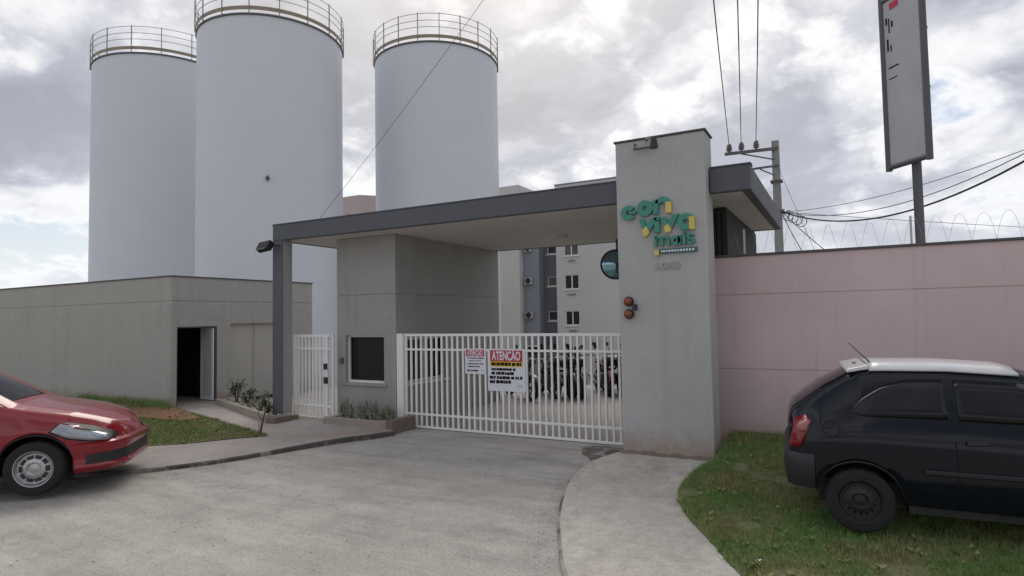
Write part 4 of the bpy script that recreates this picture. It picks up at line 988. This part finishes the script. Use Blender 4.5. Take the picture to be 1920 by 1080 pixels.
    def bumper(nm, x_end, front, prof, mat):
        path = []
        if front: xx = [x_end + (L - x_end) * k / 14 for k in range(15)]
        else: xx = [x_end * (1 - k / 14) for k in range(15)]
        ends = [(x, interp(W, x)) for x in xx]
        path = ends + [(ends[-1][0], ends[-1][1] * f) for f in (.6, .2, -.2, -.6)] + [(x, -y) for x, y in reversed(ends)]
        m_ = MB(); vs = []; q = len(prof)
        for i, (x, y) in enumerate(path):
            a_, b_ = path[max(i - 1, 0)], path[min(i + 1, len(path) - 1)]; dx, dy = b_[0] - a_[0], b_[1] - a_[1]; ll = math.hypot(dx, dy) or 1
            nx, ny = (dy / ll, -dx / ll); 
            if (nx * (1 if front else -1) < 0 and abs(y) < .5) or ny * y < 0: nx, ny = -nx, -ny
            for o_, z in prof: vs.append((x + nx * o_, y + ny * o_, z))
        m_.add(vs, [(i * q + j, (i + 1) * q + j, (i + 1) * q + (j + 1) % q, i * q + (j + 1) % q) for i in range(len(path) - 1) for j in range(q)])
        return m_.build(nm, mat, t, smooth=40)
    for x in (xr, xf):
        for s in (1, -1):
            wheel(t, x, s * (interp(W, L * .5) - .105), s, wr_, rimmat, holes, spokes)
            arcp = [(x + (Ra + .004) * math.cos(R(a)), s * (sy(x + (Ra) * math.cos(R(a)), wr_ + (Ra + .03) * math.sin(R(a))) + .004), wr_ + (Ra + .006) * math.sin(R(a))) for a in range(8, 173, 6)]
            MB().tube(arcp, .011, 6).build('arch_lip', M_trim, t, smooth=60)
    MB().box(.25, L - .25, -.50, .50, .17, .40).build('underbody', M_black, t)
    MB().box(xr + Ra + .03, xf - Ra - .03, -.74, .74, .20, .30).build('floor_pan', M_black, t)
    MB().box(.9, 2.4, -.6, .6, .40, .80).build('seats', M_black, t)
    return t, sy, side_poly, top_quad, bumper, sec
tabsH = ([(0, .66), (.03, .70), (.08, .745), (.16, .775), (.4, .80), (1.8, .815), (3.0, .80), (3.4, .77), (3.62, .70), (3.74, .60), (3.79, .50)],
         [(0, .94), (.015, 1.0), (.05, 1.045), (.30, 1.245), (.57, 1.405), (.62, 1.435), (.75, 1.447), (1.3, 1.452), (1.85, 1.42), (2.1, 1.355), (2.75, .985), (2.9, .945), (3.45, .82), (3.62, .75), (3.72, .68), (3.79, .60)],
         [(0, .58), (.05, .58), (.56, .51), (1.3, .54), (1.85, .54), (2.1, .55), (2.75, .66), (3.45, .64), (3.7, .54), (3.79, .42)],
         [(0, .86), (.04, .90), (.5, .96), (1.3, .94), (2.6, .90), (2.8, .87), (3.45, .74), (3.7, .60), (3.79, .52)],
         [(0, .45), (.08, .38), (.3, .31), (1.0, .27), (3.3, .25), (3.6, .22), (3.79, .26)])
CAR_LOC = (-.515, 6.60, .105)
t, sy, side_poly, top_quad, bumper, sec = car('hatchback_car', 'black hatchback parked on the grass before the pink wall', CAR_LOC, R(4), 3.79, M_carblk, M_rim, tabsH, .565, 3.03, .278)
t.scale = (.94, .94, .94)
side_poly('rear_side_window', [(.53, 1.05), (.62, 1.17), (.78, 1.28), (.97, 1.335), (1.25, 1.345), (1.25, 1.02), (.62, 1.02)], M_glasscar)
side_poly('door_window', [(1.33, 1.015), (1.33, 1.345), (1.8, 1.325), (2.02, 1.26), (2.5, .99)], M_glasscar)
top_quad('rear_window', .07, .53, .02, M_glasscar); top_quad('windscreen', 2.06, 2.7, .0, M_glasscar)
tl = side_poly('tail_lamp', [(.005, .71), (.01, .86), (.05, .95), (.16, 1.0), (.20, .95), (.15, .83), (.10, .71)], M_tail, .010)
side_poly('lamp_lens', [(.07, .87), (.10, .94), (.165, .975), (.185, .94), (.14, .85)], M_tailp, .016)
bumper('rear_bumper', .215, False, [(-.02, .35), (.015, .36), (.035, .46), (.045, .58), (.03, .64), (.01, .665), (-.02, .66)], M_trim)
bumper('front_bumper', 3.40, True, [(-.02, .22), (.02, .24), (.035, .40), (.03, .50), (-.02, .53)], M_trim)
fc = [(.36 + .07 * math.cos(R(a)), .90 + .07 * math.sin(R(a))) for a in range(0, 361, 15)]
MB().tube([(x, -(sy(x, z) + .001), z) for x, z in fc], .0035, 5).build('fuel_flap_seam', M_ink, t)
side_poly('side_moulding', [(1.05, .56), (1.05, .60), (2.66, .60), (2.66, .56)], M_trim, .012)
side_poly('door_seam', [(1.285, .34), (1.285, 1.0), (1.294, 1.0), (1.294, .34)], M_ink, .001, None, .002)
side_poly('door_seam', [(2.52, .34), (2.50, .98), (2.509, .98), (2.529, .34)], M_ink, .001, None, .002)
side_poly('door_handle', [(1.36, .82), (1.36, .86), (1.52, .87), (1.52, .83)], M_trim, .022)
side_poly('head_lamp', [(3.25, .64), (3.30, .74), (3.60, .66), (3.66, .56), (3.45, .56)], M_lamp, .008)
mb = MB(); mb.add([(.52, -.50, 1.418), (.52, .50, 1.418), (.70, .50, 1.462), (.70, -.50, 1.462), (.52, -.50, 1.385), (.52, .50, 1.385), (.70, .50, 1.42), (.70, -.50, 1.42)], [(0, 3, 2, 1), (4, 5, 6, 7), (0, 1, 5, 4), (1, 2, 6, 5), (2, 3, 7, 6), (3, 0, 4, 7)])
mb.build('rear_spoiler', M_roofrefl_helmet, t, bevel=.01)  # spoiler coloured white for the sky it reflects
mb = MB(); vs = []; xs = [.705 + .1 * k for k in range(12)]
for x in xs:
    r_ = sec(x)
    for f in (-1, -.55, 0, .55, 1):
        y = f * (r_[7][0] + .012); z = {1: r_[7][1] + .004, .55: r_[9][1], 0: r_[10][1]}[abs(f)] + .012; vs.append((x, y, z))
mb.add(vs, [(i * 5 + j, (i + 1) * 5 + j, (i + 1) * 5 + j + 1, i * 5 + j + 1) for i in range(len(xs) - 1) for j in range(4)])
o = mb.build('roof_reflection', M_roofrefl_helmet, t, smooth=50); md = o.modifiers.new('solid', 'SOLIDIFY'); md.thickness = .02; md.offset = 0  # thin white sheet over the dark roof, painting its sky reflection
mb = MB(); mb.tube([(.74, -.28, 1.455), (.72, -.28, 1.49), (.56, -.28, 1.66)], [.012, .006, .003], 6); mb.build('antenna', M_black, t, smooth=50)
MB().tube([(2.55, -.80, .98), (2.5, -.90, 1.0)], .03, 6).build('mirror_arm', M_trim, t); MB().obox((2.5, -.93, 1.03), (.05, .02, 0), (0, .08, 0), (0, 0, .06)).build('side_mirror', M_trim, t, bevel=.02)

tabsR = ([(0, .64), (.05, .70), (.15, .77), (.4, .81), (1.8, .83), (3.0, .82), (3.4, .79), (3.66, .71), (3.82, .58), (3.90, .40)],
         [(0, .98), (.04, 1.06), (.45, 1.42), (.7, 1.48), (1.4, 1.49), (1.9, 1.44), (2.2, 1.33), (2.8, .99), (2.95, .955), (3.4, .87), (3.62, .80), (3.78, .71), (3.86, .63), (3.90, .55)],
         [(0, .56), (.45, .50), (1.4, .54), (1.9, .54), (2.2, .56), (2.8, .68), (3.4, .66), (3.7, .54), (3.90, .32)],
         [(0, .88), (.5, .96), (1.4, .94), (2.7, .91), (2.9, .88), (3.4, .78), (3.7, .64), (3.90, .50)],
         [(0, .42), (.1, .34), (.3, .29), (1, .25), (3.3, .24), (3.7, .20), (3.90, .24)])
hd = R(44); nose = Vector((-8.02, 4.60, 0))
t, sy, side_poly, top_quad, bumper, sec = car('red_car', 'glossy red car parked at the left kerb, headlight facing the gate', (nose.x - 3.9 * math.cos(hd), nose.y - 3.9 * math.sin(hd), .05), hd, 3.9, M_carred, M_alloy, tabsR, .66, 3.12, .30, 1, 10)
side_poly('rear_side_window', [(.62, 1.05), (.75, 1.28), (1.0, 1.36), (1.35, 1.375), (1.35, 1.02)], M_glasscar)
side_poly('door_window', [(1.43, 1.02), (1.43, 1.375), (1.85, 1.345), (2.1, 1.26), (2.56, 1.0)], M_glasscar)
top_quad('rear_window', .1, .42, .02, M_glasscar); top_quad('windscreen', 2.15, 2.74, .0, M_glasscar)
side_poly('head_lamp', [(3.28, .70), (3.36, .78), (3.62, .70), (3.80, .60), (3.80, .545), (3.62, .57), (3.42, .62)], M_lamp, .010)
side_poly('lamp_surround', [(3.25, .69), (3.35, .795), (3.63, .715), (3.83, .61), (3.83, .53), (3.62, .555), (3.42, .605)], M_black, .005)
side_poly('tail_lamp', [(.01, .75), (.03, .98), (.14, 1.0), (.10, .75)], M_tail, .010)
bumper('front_bumper', 3.50, True, [(-.02, .20), (.02, .22), (.045, .27), (.02, .30), (.02, .42), (.045, .46), (.04, .53), (-.02, .55)], M_carred)
bumper('lower_grille', 3.60, True, [(-.01, .30), (.024, .30), (.024, .41), (-.01, .41)], M_black)
bumper('rear_bumper', .28, False, [(-.02, .34), (.02, .36), (.04, .5), (.03, .62), (-.02, .64)], M_carred)
side_poly('door_seam', [(1.385, .34), (1.385, 1.0), (1.394, 1.0), (1.394, .34)], M_ink, .001, None, .002)
side_poly('door_seam', [(2.60, .34), (2.56, .98), (2.569, .98), (2.609, .34)], M_ink, .001, None, .002)
side_poly('door_handle', [(1.46, .82), (1.46, .86), (1.62, .87), (1.62, .83)], M_carred, .022)
MB().obox((2.56, -.95, 1.04), (.05, .02, 0), (0, .09, 0), (0, 0, .06)).build('side_mirror', M_carred, t, bevel=.02)
MB().tube([(2.62, -.80, .98), (2.56, -.90, 1.0)], .025, 6).build('mirror_arm', M_black, t)

# ================================================================== MOTORCYCLES
M_bike = material('bike_metal', (.06, .06, .065), .4, .1, 5, metal=.5)
def motorcycle(paint):
    t = thing('motorcycle', '-', 'motorcycle', (0, 0, 0), 0, 'motorcycles parked in the courtyard')
    for x, nm in ((-.62, 'rear_wheel'), (.64, 'front_wheel')):
        w = bpy.data.objects.new(nm, None); COL.objects.link(w); w.parent = t; w.location = (x, 0, .29); w.empty_display_size = .1
        MB().lathe([(.235, -.045), (.275, -.045), (.292, -.02), (.292, .02), (.275, .045), (.235, .045)], 24, axis='y', closed=True).build('tyre', M_tyre, w, smooth=40)
        mb = MB().lathe([(.215, -.03), (.237, -.03), (.237, .03), (.215, .03)], 24, axis='y', closed=True)
        for k in range(6): a = R(60 * k); mb.bar((0, 0, 0), (math.cos(a) * .22, 0, math.sin(a) * .22), .03, .02)
        mb.lathe([(.001, -.05), (.05, -.05), (.05, .05), (.001, .05)], 12, axis='y'); mb.build('rim', M_bike, w, smooth=40)
    MB().box(-.12, .28, -.11, .11, .25, .52).build('engine', M_steel, t, bevel=.04)
    mb = MB(); mb.tube([(.48, 0, .86), (.1, 0, .62), (-.25, 0, .58), (-.62, 0, .29)], .03, 6); mb.tube([(.45, 0, .80), (.3, 0, .35), (-.1, 0, .28), (-.25, 0, .55), (-.78, 0, .72)], .025, 6); mb.build('frame', M_black, t, smooth=50)
    mb = MB(); prof = [(.42, .05, .72, .90), (.34, .11, .70, .955), (.18, .135, .68, .96), (.0, .12, .68, .90), (-.08, .07, .68, .82)]
    vs = []
    for x, w, z0, z1 in prof:
        for k in range(10): a = 2 * math.pi * k / 10; vs.append((x, w * math.cos(a), (z0 + z1) / 2 + (z1 - z0) / 2 * math.sin(a)))
    fs = [(i * 10 + k, i * 10 + (k + 1) % 10, (i + 1) * 10 + (k + 1) % 10, (i + 1) * 10 + k) for i in range(4) for k in range(10)] + [tuple(range(9, -1, -1)), tuple(range(40, 50))]
    mb.add(vs, fs); mb.build('tank', paint, t, smooth=50)
    mb = MB(); vs = []
    for x, w, z0, z1 in ((-.05, .08, .72, .80), (-.2, .12, .72, .805), (-.45, .125, .76, .84), (-.72, .09, .80, .87)): vs += [(x, -w, z0), (x, w, z0), (x, w * .9, z1), (x, -w * .9, z1)]
    mb.add(vs, [(i * 4 + k, i * 4 + (k + 1) % 4, i * 4 + 4 + (k + 1) % 4, i * 4 + 4 + k) for i in range(3) for k in range(4)] + [(3, 2, 1, 0), (12, 13, 14, 15)]); mb.build('seat', M_black, t, bevel=.02)
    mb = MB().obox((-.55, 0, .66), (.26, 0, .05), (0, .09, 0), (-.01, 0, .06)); mb.build('tail_cowl', paint, t, bevel=.03)
    MB().obox((-.84, 0, .72), (.02, 0, 0), (0, .06, 0), (0, 0, .035)).build('tail_lamp', M_tail, t, bevel=.01)
    for y in (-.085, .085): MB().tube([(.64, y, .29), (.45, y, .98)], .022, 8).build('fork_leg', M_bike, t, smooth=50)
    MB().tube([(.30, -.36, 1.02), (.42, -.24, 1.05), (.46, 0, 1.0), (.42, .24, 1.05), (.30, .36, 1.02)], .014, 6).build('handlebar', M_black, t, smooth=60)
    for s in (-1, 1):
        mb = MB(); mb.tube([(.40, s * .26, 1.05), (.38, s * .33, 1.20)], .007, 5); mb.obox((.37, s * .36, 1.23), (.012, 0, .004), (0, .06, 0), (0, 0, .038)); mb.build('mirror', M_black, t)
    MB().lathe([(.001, .10), (.06, .09), (.095, .0), (.085, -.10), (.001, -.12)], 16, axis='x').build('headlight_shell', paint, t, smooth=50, loc=(.58, 0, .90))
    MB().lathe([(.001, .112), (.05, .108), (.088, .02)], 16, axis='x').build('headlight', M_bike, t, smooth=50, loc=(.585, 0, .90))
    a0 = [(.64 + .33 * math.cos(R(a)), .29 + .33 * math.sin(R(a))) for a in range(20, 165, 12)]
    mb = MB(); vs = []
    for x, z in a0: vs += [(x, -.06, z - .02), (x, 0, z), (x, .06, z - .02)]
    mb.add(vs, [(i * 3 + k, i * 3 + 3 + k, i * 3 + 4 + k, i * 3 + 1 + k) for i in range(len(a0) - 1) for k in (0, 1)]); mb.build('front_mudguard', paint, t, smooth=60)
    MB().tube([(.2, -.12, .32), (.0, -.15, .24), (-.4, -.17, .28), (-.85, -.18, .38)], [.02, .025, .045, .05], 8).build('exhaust', M_bike, t, smooth=50)
    MB().bar((-.0, .1, .26), (-.12, .24, .0), .02).build('side_stand', M_black, t)
    return t
M_mred = material('moto_red', (.20, .02, .025), .3, 0, 1, coat=.8); M_mblk = material('moto_black', (.012, .012, .014), .3, 0, 1, coat=.8); M_mblu = material('moto_blue_grey', (.03, .05, .09), .3, 0, 1, coat=.8)
protos = {'k': M_mblk, 'r': M_mred, 'b': M_mblu}; made = {}
row = [('k', 'black motorcycle leftmost in the courtyard row, behind the large notice'), ('k', 'black motorcycle second from the left in the courtyard row'), ('b', 'dark blue motorcycle third from the left in the courtyard row'), ('k', 'black motorcycle just left of the red one in the courtyard'),
       ('r', 'dark red motorcycle in the middle of the courtyard row'), ('k', 'black motorcycle just right of the red one in the courtyard'), ('b', 'dark blue motorcycle second from the tower in the courtyard row'), ('k', 'black motorcycle nearest the tower in the courtyard row')]
for k, (c, lb) in enumerate(row):
    if c not in made: o = motorcycle(protos[c]); made[c] = o
    else: o = copy_tree(made[c])
    x = -6.9 + .36 * k + random.uniform(-.08, .08); y = 13.2 + .30 * k + random.uniform(-.25, .25)
    o.location = (x, y, .006); o.rotation_euler = (R(-4), 0, R(-52 + random.uniform(-20, 20))); o['label'] = lb
HB = None
for k, (i, lb) in enumerate(((1, 'black top box on the rack of a left motorcycle'), (6, 'white helmet resting on a motorcycle seat near the tower'))):
    x = -6.9 + .36 * i; y = 13.2 + .30 * i; a = R(-52)
    if k == 0: tag(MB().obox((x - .72 * math.cos(a), y - .72 * math.sin(a), 1.06), (.19, 0, 0), (0, .2, 0), (0, 0, .15)).build('top_box', M_black, bevel=.05), lb, 'box')
    else:
        h = thing('helmet', lb, 'helmet', (x - .3 * math.cos(a), y - .3 * math.sin(a), .85)); MB().lathe([(.10, 0), (.13, .05), (.14, .13), (.12, .20), (.07, .25), (.001, .265)], 18).build('shell', M_roofrefl_helmet, h, smooth=60); MB().obox((.1 * math.cos(a), .1 * math.sin(a), .12), (.05 * math.cos(a), .05 * math.sin(a), 0), (-.1 * math.sin(a), .1 * math.cos(a), 0), (0, 0, .045)).build('visor', M_glassd, h, bevel=.02)

# floodlight on the column
FL = thing('floodlight', 'black floodlight fixed at the top of the slim column', 'floodlight', (-9.72, 8.19, 3.4))
P_(MB().bar((-9.60, 8.2, 3.42), (-9.70, 8.02, 3.44), .03).build('bracket', M_black), FL)
P_(MB().obox((-9.74, 7.99, 3.40), (.14, .02, .02), (.01, -.06, .03), (0, .04, .075)).build('housing', M_black, bevel=.012), FL)
P_(MB().obox((-9.75, 7.925, 3.395), (.115, .015, .015), (0, -.004, .0), (0, .035, .055)).build('lens', M_lamp), FL)
